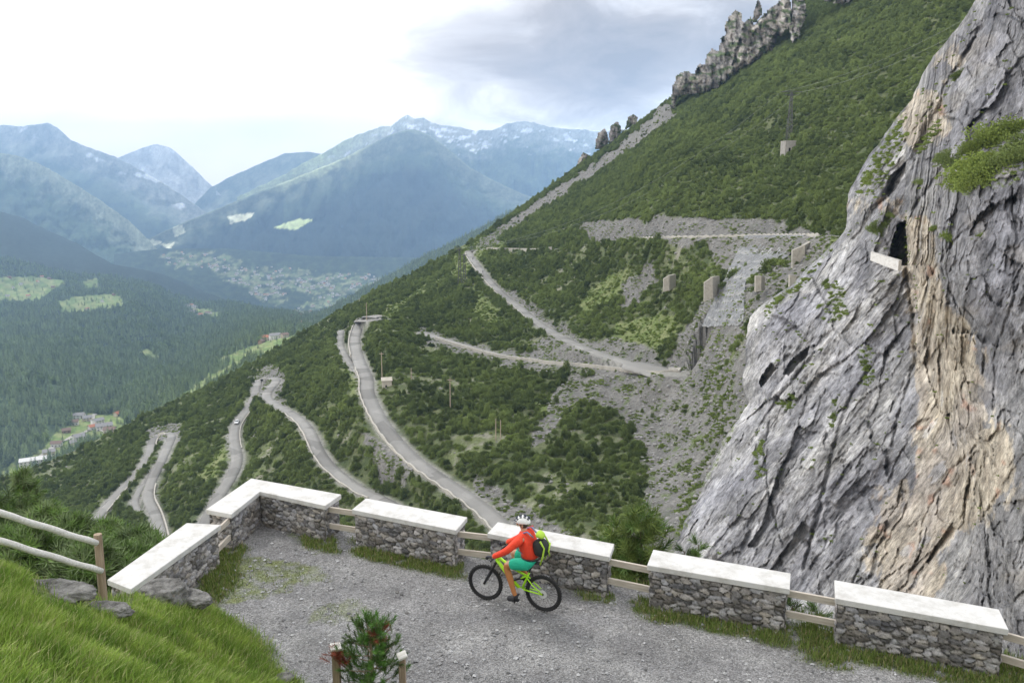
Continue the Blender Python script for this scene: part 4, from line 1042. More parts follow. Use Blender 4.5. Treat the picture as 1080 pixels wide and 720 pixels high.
# the ones that show largest become shrubs of their own
seen = (px_ > 0)&(px_ < 1080)&(py_ < 600)&(py_ > 120)&((px_ > 330)|(py_ < 470))&~((px_ > interp(XS_, py_)-4))
rank = np.where(seen, sc_/dist, 0); ordr = np.argsort(-rank); solo = ordr[:235]; rest = np.ones(NSH, bool); rest[solo] = False
nl = 0
for q_, i in enumerate(solo):
    leafy = (q_ % 7 == 0)
    src = shr[4+(q_//7) % 2] if leafy else shr[q_ % 4]
    if q_ < 0: continue
    o = src.copy(); COL.objects.link(o); o.location = Pt[i]; o.scale = (sc_[i],)*3; o.rotation_euler = (0, 0, rg.uniform(0, 6.28))
# the first of each kind stands on the slope too
for o, (x, y) in zip(shr, [(607, 470), (640, 452), (586, 425), (668, 545), (700, 470), (724, 430)]): o.location = hpt(x, y)
lf = lime[si, sj] > 0
scatter_obj('dwarf_pine_scrub', Pt[rest & ~lf], sc_[rest & ~lf], rg.uniform(0, 6.28, (rest & ~lf).sum()), shr[:4])
scatter_obj('leafy_scrub', Pt[rest & lf], sc_[rest & lf]*.7, rg.uniform(0, 6.28, (rest & lf).sum()), shr[4:])
# low tufts on the rubble
m1 = MB()
V, Fs = shrub_mesh(14, 160, .5, .3, .25, .2); tf = newmesh('tussock', V, Fs, [M['scrub_pale']]); tf.location = hpt(690, 478); tag(tf, 'small green tussock alone on the grey rubble, midway between wall and wide hairpin', 'grass tuft')
Wt = (scree*.8+open_*.5+lime*1.0)*(rdist > rw/2+.6)*(HY_ > 235)*(HY_ < 640)*sstep(-.1, .15, fbm(HP[..., :2]/6, 4, 815))*(HX < interp(XS_, HY_)+20)
Pq, a_, b_ = sample_grid(HP, Wt, 16000, rg); scatter_obj('rubble_grass', Pq, rg.uniform(.5, 1.6, 16000), rg.uniform(0, 6.28, 16000), [tf])
# boulders in the rubble
def rock_mesh(seed, sub=2, amp_=.35):
    bm = bmesh.new(); bmesh.ops.create_icosphere(bm, subdivisions=sub, radius=1)
    V = np.array([v.co[:] for v in bm.verts]); Fs = [[v.index for v in f.verts] for f in bm.faces]; bm.free()
    n_ = perlin(V*1.1+seed*7.7, seed)[:, None]*amp_*2+perlin(V*3+seed, seed+1)[:, None]*amp_*.6
    V = V*(1+n_); V = np.clip(V, -1.05, .95); return V*np.array([1, .8, .62]), Fs
M['rubble'] = plain('grey_rubble', (.24, .235, .23), .95, noise=.35, ns=1.5)
rk = []
for s in range(3):
    V, Fs = rock_mesh(30+s, 1); o = newmesh('slope_boulder', V, Fs, [M['rubble']]); o.location = hpt(*[(676, 436), (612, 505), (760, 372)][s])
    tag(o, ['grey boulder on the rubble slope below the wide hairpin', 'grey boulder at the foot of the scree above the near road', 'grey boulder beside the paved stone slope foot'][s], 'rock'); rk.append(o)
Pr, a_, b_ = sample_grid(HP, (scree+.12*open_)*(rdist > rw/2+.6)*(HY_ < 640)*(HY_ > 150)*(HX < interp(XS_, HY_)+20), 14000, rg)
scatter_obj('rubble', Pr, .16+.55*rg.random(14000)**4*1.6, rg.uniform(0, 6.28, 14000), rk)

# ---------------- far conifers
con = []
for s in range(3):
    V, Fs = conifer_mesh(200+s); o = newmesh('spruce', V, Fs, [M['conifer']]); con.append(o)
for o, (x, y), lb in zip(con, [(226, 392), (215, 399), (247, 384)], ['tall spruce at the edge of the bright meadow ledge', 'spruce in the row left of the bright meadow ledge', 'spruce standing alone on the bright meadow ledge']):
    o.location = g7(x, y); o.scale = (17,)*3; tag(o, lb, 'tree')
W7 = (1-mead7(PX7, PY7))*(PX7 > -240)*(PY7 > interp(SKY7, PX7)+1)*(P7[..., 1] < 3600)
W7 = W7*(.12+.88*sstep(-.30, .05, fbm(P7[..., :2]/90, 3, 871)))
W7 = W7*(PY7 < interp(SKYH, PX7)+12)
P7s, a_, b_ = sample_grid(P7, W7*np.clip(P7[..., 1]/1200, .6, 3)**-.8, 38000, rg)
sz = rg.uniform(9, 24, len(P7s))
scatter_obj('spruce_forest', P7s, sz, rg.uniform(0, 6.28, len(P7s)), con)
bl = newmesh('broadleaf_tree', *[shrub_mesh(160, 180, .34, .8, .14, .09)][0], [M['broadleaf']]); bl.location = g7(262, 378); bl.scale = (12,)*3; tag(bl, 'round light green broadleaf tree alone on the bright ledge meadow', 'tree')
Wb = W7*sstep(.02, .2, fbm(P7[..., :2]/170, 4, 877)+.25*fbm(P7[..., :2]/40, 3, 878))
Pb2, a_, b_ = sample_grid(P7, Wb*np.clip(P7[..., 1]/1200, .6, 3)**-.8, 9000, rg)
scatter_obj('broadleaf_wood', Pb2, rg.uniform(9, 17, len(Pb2)), rg.uniform(0, 6.28, len(Pb2)), [bl, bl])
# scattered trees on the meadows and in the hamlet
Wm = mead7(PX7, PY7)*(PX7 > -30)*(P7[..., 1] < 3300)*sstep(.1, .25, fbm(P7[..., :2]/40, 3, 873))
Pm, a_, b_ = sample_grid(P7, Wm, 260, rg); scatter_obj('meadow_trees', Pm, rg.uniform(6, 15, len(Pm)), rg.uniform(0, 6.28, len(Pm)), con)
# wood line on the ledge
lw = []
for k_ in range(260):
    t_ = rg.random(); x = 236-t_*80+rg.normal()*5; y = interp([(150, 448), (170, 432), (190, 414), (210, 400), (236, 385)], x)-rg.random()*9+4
    lw.append(g7(x, y))
scatter_obj('ledge_wood', lw, rg.uniform(12, 20, len(lw)), rg.uniform(0, 6.28, len(lw)), con)
W8 = np.ones(PX8.shape)*(P8[..., 1] > 100)
P8s, a_, b_ = sample_grid(P8, W8, 5000, rg); scatter_obj('shoulder_wood', P8s, rg.uniform(9, 18, 5000), rg.uniform(0, 6.28, 5000), con)
# a few spruces on the near skyline
for i, (x, y, h_) in enumerate([(497, 262, 7), (471, 274, 6), (525, 251, 7), (533, 248, 5), (548, 270, 8), (556, 272, 7), (414, 306, 6)]):
    o = con[i % 3].copy(); COL.objects.link(o); p = hpt(x, y+2); o.location = p; o.scale = (h_*1.5, h_*1.5, h_); o['label'] = ['spruce on the skyline at the topmost road bend', 'spruce on the skyline left of the lattice pylons', 'spruce at the foot of the scree chute', 'short spruce close right of the chute foot', 'dark spruce standing just inside the topmost bend', 'second dark spruce just inside the topmost bend', 'spruce on the shoulder skyline above the square turning place'][i]

# ---------------- shrubs clinging to the cliff
cls_ = []
for s, (mt, x, y, lb) in enumerate((('scrub', 996, 168, 'dark dwarf pine at the top left corner of the cliff ledge'), ('scrub_pale', 1040, 172, 'light green shrub between the round one and the right edge'))):
    V, Fs = shrub_mesh(1500, 170+s, 1.6, 1.6, .14, .12); o = newmesh('cliff_shrub', V, Fs, [M[mt]]); o.location = cpt(x, y)+Vector((0, -.4, -.4)); tag(o, lb, 'shrub'); cls_.append(o)
CS = [(1066, 140, 1.5, 'bright shrub patch high on the cliff at the right edge'), (1050, 152, 1.8, 'wide green shrub in the cliff ledge at the right'), (1030, 158, 1.3, 'shrub at the left end of the upper cliff ledge'), (1075, 160, 1.6, 'dark shrub under the bright one at the right edge'),
      (1022, 180, 1.6, 'round green shrub in the middle of the cliff ledge'), (1045, 188, 1.7, 'broad light green shrub low on the cliff ledge'), (1005, 175, 1.2, 'dark dwarf pine left on the cliff ledge'), (1030, 196, 1.4, 'lowest light shrub of the cliff ledge'), (1062, 172, 1.5, 'dark shrub right of the round one on the ledge'), (1012, 192, 1.1, 'small shrub at the lower left of the ledge'), (1000, 248, .9, 'olive shrub clinging to the bare buttress face'), (972, 192, .9, 'small dark pine on the rib beside the ledge'), (985, 238, .6, 'tiny shrub left on the bare buttress face'), (1035, 248, .9, 'light green tuft patch right on the bare buttress face'),
      (930, 235, 1.6, 'dark dwarf pine bush above the tunnel parapet'), (922, 243, 1.4, 'dark dwarf pine left of the bush above the tunnel parapet'), (938, 228, 1.3, 'dark dwarf pine reaching up right above the tunnel parapet'), (952, 270, 1.0, 'small bush in the dark tunnel mouth'),
      (938, 112, 1.3, 'shrub on the upper left rib of the cliff'), (1012, 80, 1.0, 'small dark shrub high on the cliff slab'), (928, 170, 1.2, 'shrub on the mossy rib of the cliff'), (918, 188, 1.3, 'shrub low on the mossy rib of the cliff'), (866, 322, .9, 'small shrub on the pale slab below the low barrier'), (872, 297, 1.2, 'bush at the edge of the slab under the parapet wall'),
      (882, 330, .6, 'tuft of green in a crack of the slab'), (913, 380, .7, 'green tuft patch in the gully of the slab'), (828, 425, .8, 'green tuft near the lower left edge of the slab'), (800, 485, .7, 'tuft in the lower crack of the slab'), (880, 435, .6, 'tuft in the dark gully low on the slab'), (866, 368, .6, 'tuft right of the dark overhang'), (870, 335, .7, 'second tuft in the crack of the pale slab')]
for i, (x, y, s_, lb) in enumerate(CS):
    dark_ = 'dark' in lb
    src = cls_[0] if dark_ else cls_[1]
    o = src.copy(); COL.objects.link(o); o.name = 'cliff_shrub'; p = cpt(x, y); o.location = p+Vector((0, -.3, -.5)); k_ = s_*(1.05 if y < 205 and x > 980 else .75); o.scale = (k_, k_, k_*.8); o.rotation_euler = (R(25), 0, i*1.3)
    o['label'] = lb
ES = [(868, 278, 1.5), (873, 286, 1.3), (846, 308, 1.5), (838, 312, 1.2), (812, 284, 1.8), (818, 280, 1.7), (806, 288, 1.6), (826, 279, 1.3), (794, 300, 1.8), (798, 308, 1.4), (750, 312, 1.2), (764, 302, 1.4), (770, 294, 1.4), (776, 288, 1.2), (790, 345, 1.1), (824, 312, 1.0)]
for i, (x, y, s_) in enumerate(ES):
    o = shr[i % 4].copy(); COL.objects.link(o); o.location = hpt(x, y); o.scale = (s_,)*3; o['label'] = 'dark green dwarf mountain pine bush close to the stone avalanche barriers'; o['group'] = 'dwarf pines round the avalanche barriers'

# tufts rooted in the cracks of the face
Wc = (mossm*1.0+.012*sstep(.1, .3, F2)+.0)*(CX < 1120)*(CY < 660)*(CX > xs_+6)
Pc, a_, b_ = sample_grid(CP_, Wc, 2600, rg); scatter_obj('cliff_grass', Pc+np.array([0, -.15, 0]), rg.uniform(.3, 1.0, 2600)*np.clip(Pc[:, 1]/110, .4, 1.2), rg.uniform(0, 6.28, 2600), [tf])
# ================================================================== the viewpoint terrace
GZ = -7.7; CAPZ = -6.8
def cp2(x, y): p = onplane(x, y, CAPZ); return (float(p[0]), float(p[1]))
WALLS = [('first', [(113, 611), (197, 551), (233, 553), (138, 621)], 'low stone wall with a white slab, beside the log fence at the left'),
         ('corner', None, 'L-shaped stone wall with a white slab at the corner of the viewpoint'),
         ('third', [(371, 537), (386, 525), (493, 545), (481, 559)], 'stone wall with a white slab just right of the corner wall'),
         ('fourth', [(514, 562), (525, 550), (648, 573), (643, 587)], 'stone wall with a white slab directly behind the cyclist'),
         ('fifth', [(682.5, 595.5), (689, 579), (834, 604), (833, 621)], 'stone wall with a white slab, first to the right of the cyclist'),
         ('sixth', [(881, 630.5), (880, 611), (1053.5, 642), (1064, 663.5)], 'rightmost long stone wall with a white slab in front of the cliff'),
         ('seventh', [(1110, 676), (1100, 655), (1270, 690), (1290, 715)], 'stone wall with a white slab beyond the right edge')]
def inset(poly, d):
    P = [np.array(p) for p in poly]; n = len(P); A = sum(P[i][0]*P[(i+1) % n][1]-P[(i+1) % n][0]*P[i][1] for i in range(n)); s = 1 if A > 0 else -1; out = []
    for i in range(n):
        a, b, c = P[i-1], P[i], P[(i+1) % n]
        u = (b-a)/np.linalg.norm(b-a); v = (c-b)/np.linalg.norm(c-b)
        nu = np.array([-u[1], u[0]])*s; nv = np.array([-v[1], v[0]])*s
        m = (nu+nv); m /= (1+nu@nv); out.append(b+m*d)
    return out
def voro2(U, V, cs, seed):
    """stone pattern on a face: distance to joint, stone id"""
    gx = np.floor(U/cs[0]).astype(int); gy = np.floor(V/cs[1]).astype(int); b1 = np.full(U.shape, 9.); b2 = np.full(U.shape, 9.); idd = np.zeros(U.shape, np.int64)
    for a in (-2, -1, 0, 1, 2):
        for b in (-2, -1, 0, 1, 2):
            h = _h((gx+a).astype(np.int64), (gy+b).astype(np.int64), np.zeros_like(gx, dtype=np.int64), seed)
            px = (gx+a+.5+.85*((h & 1023)/1023-.5)); py = (gy+b+.5+.85*(((h >> 10) & 1023)/1023-.5))
            wgt = 1+.5*((h >> 20) & 255)/255
            dd = np.maximum(np.abs(px-U/cs[0])**1.6+np.abs(py-V/cs[1])**1.6, 1e-9)**(1/1.6)*wgt
            m = dd < b1; b2 = np.where(m, b1, np.minimum(b2, dd)); idd = np.where(m, h, idd); b1 = np.where(m, dd, b1)
    return b2-b1, idd
def stone_wall_mesh(poly, z0, z1, parent, seed, res=.022):
    Vs = []; Fs = []; Cs = []; k = 0; n = len(poly)
    s0 = 0
    for i in range(n):
        a = np.array(poly[i]); b = np.array(poly[(i+1) % n]); L = np.linalg.norm(b-a); t = (b-a)/L; nn = np.array([t[1], -t[0]])
        A = sum(poly[q][0]*poly[(q+1) % n][1]-poly[(q+1) % n][0]*poly[q][1] for q in range(n))
        if A < 0: nn = -nn
        nu = max(2, int(L/res)); nv = int((z1-z0)/res); U, W = np.meshgrid(np.linspace(0, L, nu), np.linspace(0, z1-z0, nv))
        wu = U+s0+.05*fbm(np.stack([U*4, W*4], -1), 3, seed); wv = W+.04*fbm(np.stack([U*4+9, W*4], -1), 3, seed+1)
        ed, idd = voro2(wu, wv, (.185, .095), seed)
        e = sstep(.03, .24, ed)
        rough = fbm(np.stack([(U+s0)*14, W*14], -1), 4, seed+3)
        dsp = e*.042+((idd & 255)/255-.5)*.035*e+rough*.022*e-.02
        edge = np.minimum(np.minimum(U, L-U)/.05, 1); dsp = dsp*(.3+.7*edge)
        P = np.stack([a[0]+t[0]*U+nn[0]*dsp, a[1]+t[1]*U+nn[1]*dsp, z0+W], -1)
        val = .10+.32*((idd >> 3 & 255)/255)**1.1; wm = ((idd >> 9) & 255)/255
        c = np.stack([val*(1+.10*wm), val, val*(1.02-.12*wm+.06*(1-wm))], -1)
        c = cmix((.055, .052, .048), c, sstep(.01, .12, ed))
        lich = sstep(.12, .26, fbm(np.stack([(U+s0)*5, W*5], -1), 4, seed+5)); c = cmix(c, (.40, .395, .38), lich*.6*e)
        Vs.append(P.reshape(-1, 3)); Cs.append(c.reshape(-1, 3)); Fs.append(gridfaces(nv, nu)+k); k += nu*nv; s0 += L+.37
    return newmesh('masonry', np.concatenate(Vs), np.concatenate(Fs), [M['stone']], {'Col': np.concatenate(Cs)}, parent=parent)
def slab(poly, z0, z1, parent, name='cap_slab', joint=None):
    m = MB(); n = len(poly)
    m.add([(p[0], p[1], z0) for p in poly]+[(p[0], p[1], z1) for p in poly], [tuple(range(n))[::-1], tuple(range(n, 2*n))]+[(i, (i+1) % n, (i+1) % n+n, i+n) for i in range(n)])
    o = m.build(name, M['cap'], parent, bevel=.012); return o
CPOLY = {}
c0 = [cp2(217, 537), cp2(265, 504), cp2(360, 521), cp2(343, 533), cp2(274, 518), cp2(244, 542)]
for nm, pl, lb in WALLS:
    poly = c0 if pl is None else [cp2(*p) for p in pl]; CPOLY[nm] = poly
    if nm == 'seventh': continue
    r = empty('stone_wall', (0, 0, 0), 0, lb, 'wall', None)
    slab(poly, CAPZ-.11, CAPZ, r); stone_wall_mesh(inset(poly, .055), GZ-.25, CAPZ-.112, r, 900+len(nm)*7)
# ---------------- wooden rails in the gaps
def rail_gap(p1, p2, label, zs=(-6.98, -7.38), zoff=0, sz=(.055, .13), name='wooden_railing', mat='rail'):
    r = empty(name, (0, 0, 0), 0, label, 'railing'); a, b = np.array(p1), np.array(p2); L = np.linalg.norm(b-a); an = math.atan2(b[1]-a[1], b[0]-a[0])
    for z in zs:
        m = MB(); m.box((0, 0, 0), (L, sz[0], sz[1])); o = m.build('rail', M[mat], r, bevel=.008); o.location = ((a[0]+b[0])/2, (a[1]+b[1])/2, z); o.rotation_euler = (0, 0, an)
    return r
def mid(p, q, f): return [p[0]+(q[0]-p[0])*f, p[1]+(q[1]-p[1])*f]
W = CPOLY
def endmid(nm, i, j, f=.35): return mid(W[nm][i], W[nm][j], f)
def stretch(a, b, e=.12):
    a, b = np.array(a), np.array(b); t = (b-a)/np.linalg.norm(b-a); return a-t*e, b+t*e
rail_gap(*stretch(endmid('first', 2, 1, .15), endmid('corner', 5, 0, .15)), 'two-board wooden railing between the left wall and the corner wall')
rail_gap(*stretch(endmid('corner', 3, 2, .3), endmid('third', 0, 1, .3)), 'two-board wooden railing right of the corner wall')
rail_gap(*stretch(endmid('third', 3, 2, .3), endmid('fourth', 0, 1, .3)), 'two-board wooden railing just left of the cyclist\'s front wheel')
rail_gap(*stretch(endmid('fourth', 3, 2, .25), endmid('fifth', 0, 1, .25)), 'two-board wooden railing in the gap where the pine grows behind')
rail_gap(*stretch(endmid('fifth', 3, 2, .3), endmid('sixth', 0, 1, .3)), 'two-board wooden railing between the two rightmost walls')
rail_gap(*stretch(endmid('sixth', 3, 2, .3), endmid('seventh', 0, 1, .3)), 'two-board wooden railing at the right edge of the picture', zs=(-7.02, -7.42))
# ---------------- ground: gravel terrace rising into a grass bank
BK = [(108, 637, 11.2), (0, 600, 9.6), (60, 618, 10.6), (-120, 575, 8.6), (190, 640, 13.2), (160, 625, 13.0), (218, 668, 12.1), (258, 716, 11.3), (150, 700, 7.9), (0, 700, 6.2), (0, 640, 8.2), (100, 660, 9.6), (178, 660, 11.2), (222, 700, 10.6), (215, 720, 9.0), (60, 700, 6.9), (-120, 640, 7.0), (250, 760, 8.6), (150, 760, 5.6)]
bp = [unproj(x, y, Y) for x, y, Y in BK]
bx_ = [(p[0], p[1]) for p in bp]; bz_ = [p[2] for p in bp]
bx_ += [(0, .5), (-5, 0), (5, .5), (3, 6), (1.2, 8.5), (2, 3), (8, 0), (9, 7), (-16, 9), (-14, 14), (-2.2, 12.2), (-.9, 10.4), (12, 8), (-10, 13), (-5, 15)]
bz_ += [-1.65, -1.5, -1.9, -6.0, -7.9, -3.9, -2.2, -8.1, -5.0, -9.0, -8.1, -8.2, -8.6, -8.6, -8.6]
bank = tps(bx_, bz_, .01, 10.)
EDGE = [(-12.5, 9.6), W['first'][0], W['first'][1], W['corner'][0], W['corner'][1], W['corner'][2], W['third'][1], W['third'][2], W['fourth'][1], W['fourth'][2], W['fifth'][1], W['fifth'][2], W['sixth'][1], W['sixth'][2], W['seventh'][1], W['seventh'][2], (16, 5)]
EX = [p[0] for p in EDGE]; EY = [p[1] for p in EDGE]
def seg_dist(X, Y, pts):
    D = np.full(X.shape, 1e9)
    for (ax, ay), (bx2, by2) in zip(pts[:-1], pts[1:]):
        dx, dy = bx2-ax, by2-ay; t = np.clip(((X-ax)*dx+(Y-ay)*dy)/(dx*dx+dy*dy), 0, 1); D = np.minimum(D, np.hypot(X-ax-t*dx, Y-ay-t*dy))
    return D
TPOLY = EDGE+[(16, -6), (-16, -6), (-16, 9)]
def ground_z(X, Y):
    X = np.asarray(X, float); Y = np.asarray(Y, float)
    n_ = fbm(np.stack([X/1.3, Y/1.3], -1), 4, 950)
    z = GZ+.035*n_
    b = bank(X, Y)+.10*n_
    k = .25; h = np.clip(.5+.5*(b-z)/k, 0, 1); z = z*(1-h)+b*h+k*h*(1-h)*.5*0
    ins = inpoly(X, Y, TPOLY); d = np.where(ins, 0, seg_dist(X, Y, EDGE))
    lo_ = GZ-1.1*np.maximum(d-.25, 0)**1.1
    return np.where(d > .25, np.minimum(z, lo_+.25*n_*np.minimum(d, 3)), z), b-GZ
gx, gy = np.meshgrid(np.arange(-17, 17.01, .09), np.arange(-5, 24.01, .09))
gz, gb = ground_z(gx, gy)
gpx, gpy = to_px(np.stack([gx, gy, gz], -1))
wallface = [W['first'][3], W['first'][2], W['corner'][5], W['corner'][4], W['corner'][3], W['third'][0], W['third'][3], W['fourth'][0], W['fourth'][3], W['fifth'][0], W['fifth'][3], W['sixth'][0], W['sixth'][3], W['seventh'][0], W['seventh'][3]]
dw = seg_dist(gx, gy, wallface)
gn = fbm(np.stack([gx/.9, gy/.9], -1), 5, 960); gn2 = fbm(np.stack([gx/.28, gy/.28], -1), 4, 961)
# grass: on the bank, in strips along wall feet, in weak patches on the gravel
PATCH = [[(205, 612), (240, 585), (300, 590), (330, 600), (300, 625), (215, 640)], [(300, 590), (340, 600), (350, 612), (320, 618)], [(330, 640), (375, 630), (392, 645), (355, 660), (325, 655)], [(300, 560), (345, 565), (350, 580), (330, 585)]]
gp = np.zeros(gx.shape)
for i, p in enumerate(PATCH): gp = np.maximum(gp, inpoly(gpx+10*gn, gpy+8*gn, p)*([.85, .55, .5, .5][i]))
onbank = sstep(-.02, .18, gb+.10*gn)
def striprange(): 
    m = np.zeros(gx.shape)
    for a, b, wd, st in ((366, 492, .42, 1), (600, 650, .2, .6), (672, 838, .42, 1), (838, 900, .7, 1), (866, 1060, .45, 1), (1020, 1100, .9, 1), (205, 262, .9, 1), (315, 352, .45, .9)):
        m = np.maximum(m, sstep(a-6, a+14, gpx+34*gn+12*gn2)*sstep(b+6, b-14, gpx+34*gn+12*gn2)*sstep(wd*1.25, wd*.6, dw+.30*gn+.12*gn2)*st)
    return m
strip = striprange()*(gy > 6)*sstep(-.34, .0, gn2+.3*gn)
outside = ~inpoly(gx, gy, TPOLY)
grs = np.clip(np.maximum(np.maximum(onbank, strip), np.maximum(gp*sstep(-.25, .15, gn2+.4*gn), outside*sstep(-.3, 0, gn))), 0, 1)
gc = cmix((.208, .206, .210), (.280, .278, .278), sstep(-.3, .3, gn))
gc = cmix(gc, (.20, .20, .21), sstep(.05, .35, fbm(np.stack([gx/2.6, gy/1.1], -1), 3, 962))*.5)
grc = cmix((.09, .12, .035), (.17, .20, .06), sstep(-.3, .3, gn2))
gc = cmix(gc, grc, grs*.9)
tg = newmesh('gravel_terrace', np.stack([gx, gy, gz], -1).reshape(-1, 3), gridfaces(*gx.shape), [M['gravel']], {'Col': gc.reshape(-1, 3)}, smooth=True); tag(tg, kind='structure')
def gzat(x, y): return float(ground_z(np.array([x]), np.array([y]))[0][0])
# loose stones
def stones(n, rng):
    Vs = []; Fs = []; k = 0; Cc = []
    base_ = np.array([(1, 0, 0), (-1, 0, 0), (0, 1, 0), (0, -1, 0), (0, 0, .8), (0, 0, -.6), (.6, .6, .35), (-.6, .5, .3)])
    tri = [(4, 0, 6), (4, 6, 2), (0, 2, 6), (4, 2, 7), (4, 7, 1), (7, 2, 1), (4, 1, 3), (4, 3, 0), (5, 2, 0), (5, 1, 2), (5, 3, 1), (5, 0, 3)]
    cand = onplane(rng.uniform(210, 1080, n*3), rng.uniform(560, 730, n*3), GZ); zz_, bb_ = ground_z(cand[:, 0], cand[:, 1])
    okc = inpoly(cand[:, 0], cand[:, 1], TPOLY) & (cand[:, 1] > 8) & (bb_ < .05); cand = cand[okc][:n]; zz_ = zz_[okc][:n]
    for p, z0_ in zip(cand, zz_):
        z = [z0_]
        s = .008+.042*rng.random()**8
        a = rng.uniform(0, 6.28); ca, sa = math.cos(a), math.sin(a)
        V = base_*s*rng.uniform(.7, 1.2, (8, 3)); V = np.c_[V[:, 0]*ca-V[:, 1]*sa, V[:, 0]*sa+V[:, 1]*ca, V[:, 2]*.8]+[p[0], p[1], z[0]+s*.25]
        Vs.append(V); Fs += [tuple(k+i for i in f) for f in tri]; k += 8; Cc.append(np.tile(np.array([1, 1, 1.02])*rng.uniform(.13, .48), (8, 1)))
    o = newmesh('loose_gravel', np.concatenate(Vs), Fs, [M['stone']], {'Col': np.concatenate(Cc)}); tag(o, kind='stuff')
stones(5200, rg)
# ---------------- grass blades
def blades(name, n, sampler, hfun, colfun, rng, lean=(.5, -.1), wd=.006, segs=3):
    P, info = sampler(n); n = len(P); h = hfun(info, n); 
    az = rng.uniform(0, 6.28, n); ln = rng.uniform(.15, .75, n)
    D = np.stack([np.cos(az)*ln*.55+lean[0]*rng.uniform(.4, 1.2, n), np.sin(az)*ln*.55+lean[1], np.ones(n)], -1)
    sd = np.stack([np.cos(rng.uniform(0, 3.14, n)), np.sin(rng.uniform(0, 3.14, n)), np.zeros(n)], -1)
    V = []; c = colfun(info, n)
    Cc = []
    for k in range(segs+1):
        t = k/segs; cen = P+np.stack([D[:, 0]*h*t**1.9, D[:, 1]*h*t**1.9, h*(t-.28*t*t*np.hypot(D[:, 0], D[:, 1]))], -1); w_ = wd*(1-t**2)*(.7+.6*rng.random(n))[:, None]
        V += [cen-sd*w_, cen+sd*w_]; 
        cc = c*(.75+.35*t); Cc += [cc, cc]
    V = np.stack(V, 1); Cc = np.stack(Cc, 1); m = 2*(segs+1); b0 = np.arange(n)[:, None]*m
    Fs = np.concatenate([b0+np.array([2*k, 2*k+1, 2*k+3, 2*k+2]) for k in range(segs)], 0)
    o = newmesh(name, V.reshape(-1, 3), Fs, [M['grass']], {'Col': Cc.reshape(-1, 3)}); tag(o, kind='stuff'); return o
def samp_w(wt, zpad=0):
    def f(n):
        w_ = (wt/wt.sum()).ravel(); ix = rg.choice(len(w_), n, p=w_); i, j = np.unravel_index(ix, wt.shape)
        x = gx[i, j]+rg.uniform(-.045, .045, n); y = gy[i, j]+rg.uniform(-.045, .045, n); z, b = ground_z(x, y)
        return np.stack([x, y, z-.01], -1), (i, j, x, y)
    return f
inview = (gpx > -40)&(gpx < 320)&(gpy > 560)&(gpy < 800)&(gy > 3)
def gcol(info, n):
    i, j, x, y = info; q = 1.5*fbm(np.stack([x/.55, y/.55], -1), 4, 970); r = rg.random(n)
    c = cmix((.145, .255, .04), (.38, .50, .11), np.clip(.5+q*1.2+.5*(r-.5), 0, 1)); return cmix(c, (.52, .49, .27), (r > .84)*.8)
dens = np.where(gy > 0, 1/np.maximum(gy, 3)**.6, 0)
tall = sstep(-.3, .2, fbm(np.stack([gx/1.1, gy/1.1], -1), 3, 971))
rocky = inpoly(gpx, gpy, [(30, 606), (80, 606), (145, 622), (140, 648), (100, 650), (30, 632)])
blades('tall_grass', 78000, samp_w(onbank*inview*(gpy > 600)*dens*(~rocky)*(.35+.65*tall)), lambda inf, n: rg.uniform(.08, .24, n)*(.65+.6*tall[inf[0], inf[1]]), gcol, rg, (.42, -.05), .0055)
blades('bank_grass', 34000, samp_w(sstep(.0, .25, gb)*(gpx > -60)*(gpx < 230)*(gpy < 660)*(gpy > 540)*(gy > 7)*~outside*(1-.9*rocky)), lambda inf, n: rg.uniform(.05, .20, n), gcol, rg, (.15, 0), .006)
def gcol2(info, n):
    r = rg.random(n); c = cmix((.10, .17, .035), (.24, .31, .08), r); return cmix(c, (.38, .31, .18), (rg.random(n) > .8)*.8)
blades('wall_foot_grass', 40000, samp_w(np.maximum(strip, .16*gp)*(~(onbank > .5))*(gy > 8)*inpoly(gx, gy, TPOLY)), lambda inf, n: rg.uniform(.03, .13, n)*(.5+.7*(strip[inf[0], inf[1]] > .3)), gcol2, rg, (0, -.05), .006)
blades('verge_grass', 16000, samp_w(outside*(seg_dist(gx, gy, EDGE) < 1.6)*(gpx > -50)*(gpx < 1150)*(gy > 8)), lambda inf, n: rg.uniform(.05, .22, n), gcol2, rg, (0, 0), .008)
# ---------------- boulders on the bank
def boulder(label, x, y, Y, size, seed, rz=0, dz=0, sub=5, amp_=.30, name='boulder'):
    bm = bmesh.new(); bmesh.ops.create_icosphere(bm, subdivisions=sub, radius=1); V = np.array([v.co[:] for v in bm.verts]); Fs = np.array([[v.index for v in f.verts] for f in bm.faces]); bm.free()
    n_ = fbm(V*1.3+seed, 4, seed); rr = ridged(V*2.6+seed, 5, seed+1); V = V*(1+amp_*1.4*n_+.14*rr)[:, None]; V[:, 2] = np.minimum(V[:, 2], .75+.1*n_)
    o = newmesh(name, V*np.array(size), Fs, [M['boulder']], smooth=False); p = unproj(x, y, Y); o.location = (p[0], p[1], p[2]+dz); o.rotation_euler = (0, 0, rz); return tag(o, label, 'rock')
boulder('dark lichen-stained boulder leaning on the near end of the left wall', 170, 626, 12.7, (.40, .36, .30), 4, .3, -.06, amp_=.42)
boulder('pale narrow stone lying right of the lichen-stained boulder', 203, 631, 12.9, (.38, .2, .13), 9, -.5)
boulder('long weathered rock in the grass at the foot of the log fence', 62, 624, 9.9, (.50, .22, .13), 14, -.25, amp_=.5, name='rock_ledge')
boulder('low dark rock in the grass right of the long weathered one', 112, 640, 10.3, (.34, .16, .10), 19, -.2, -.04, amp_=.5, name='rock_ledge')
boulder('dark grey stone at the foot of the grass bank in the gravel corner', 300, 714, 11.5, (.14, .11, .06), 24, .2, sub=3)
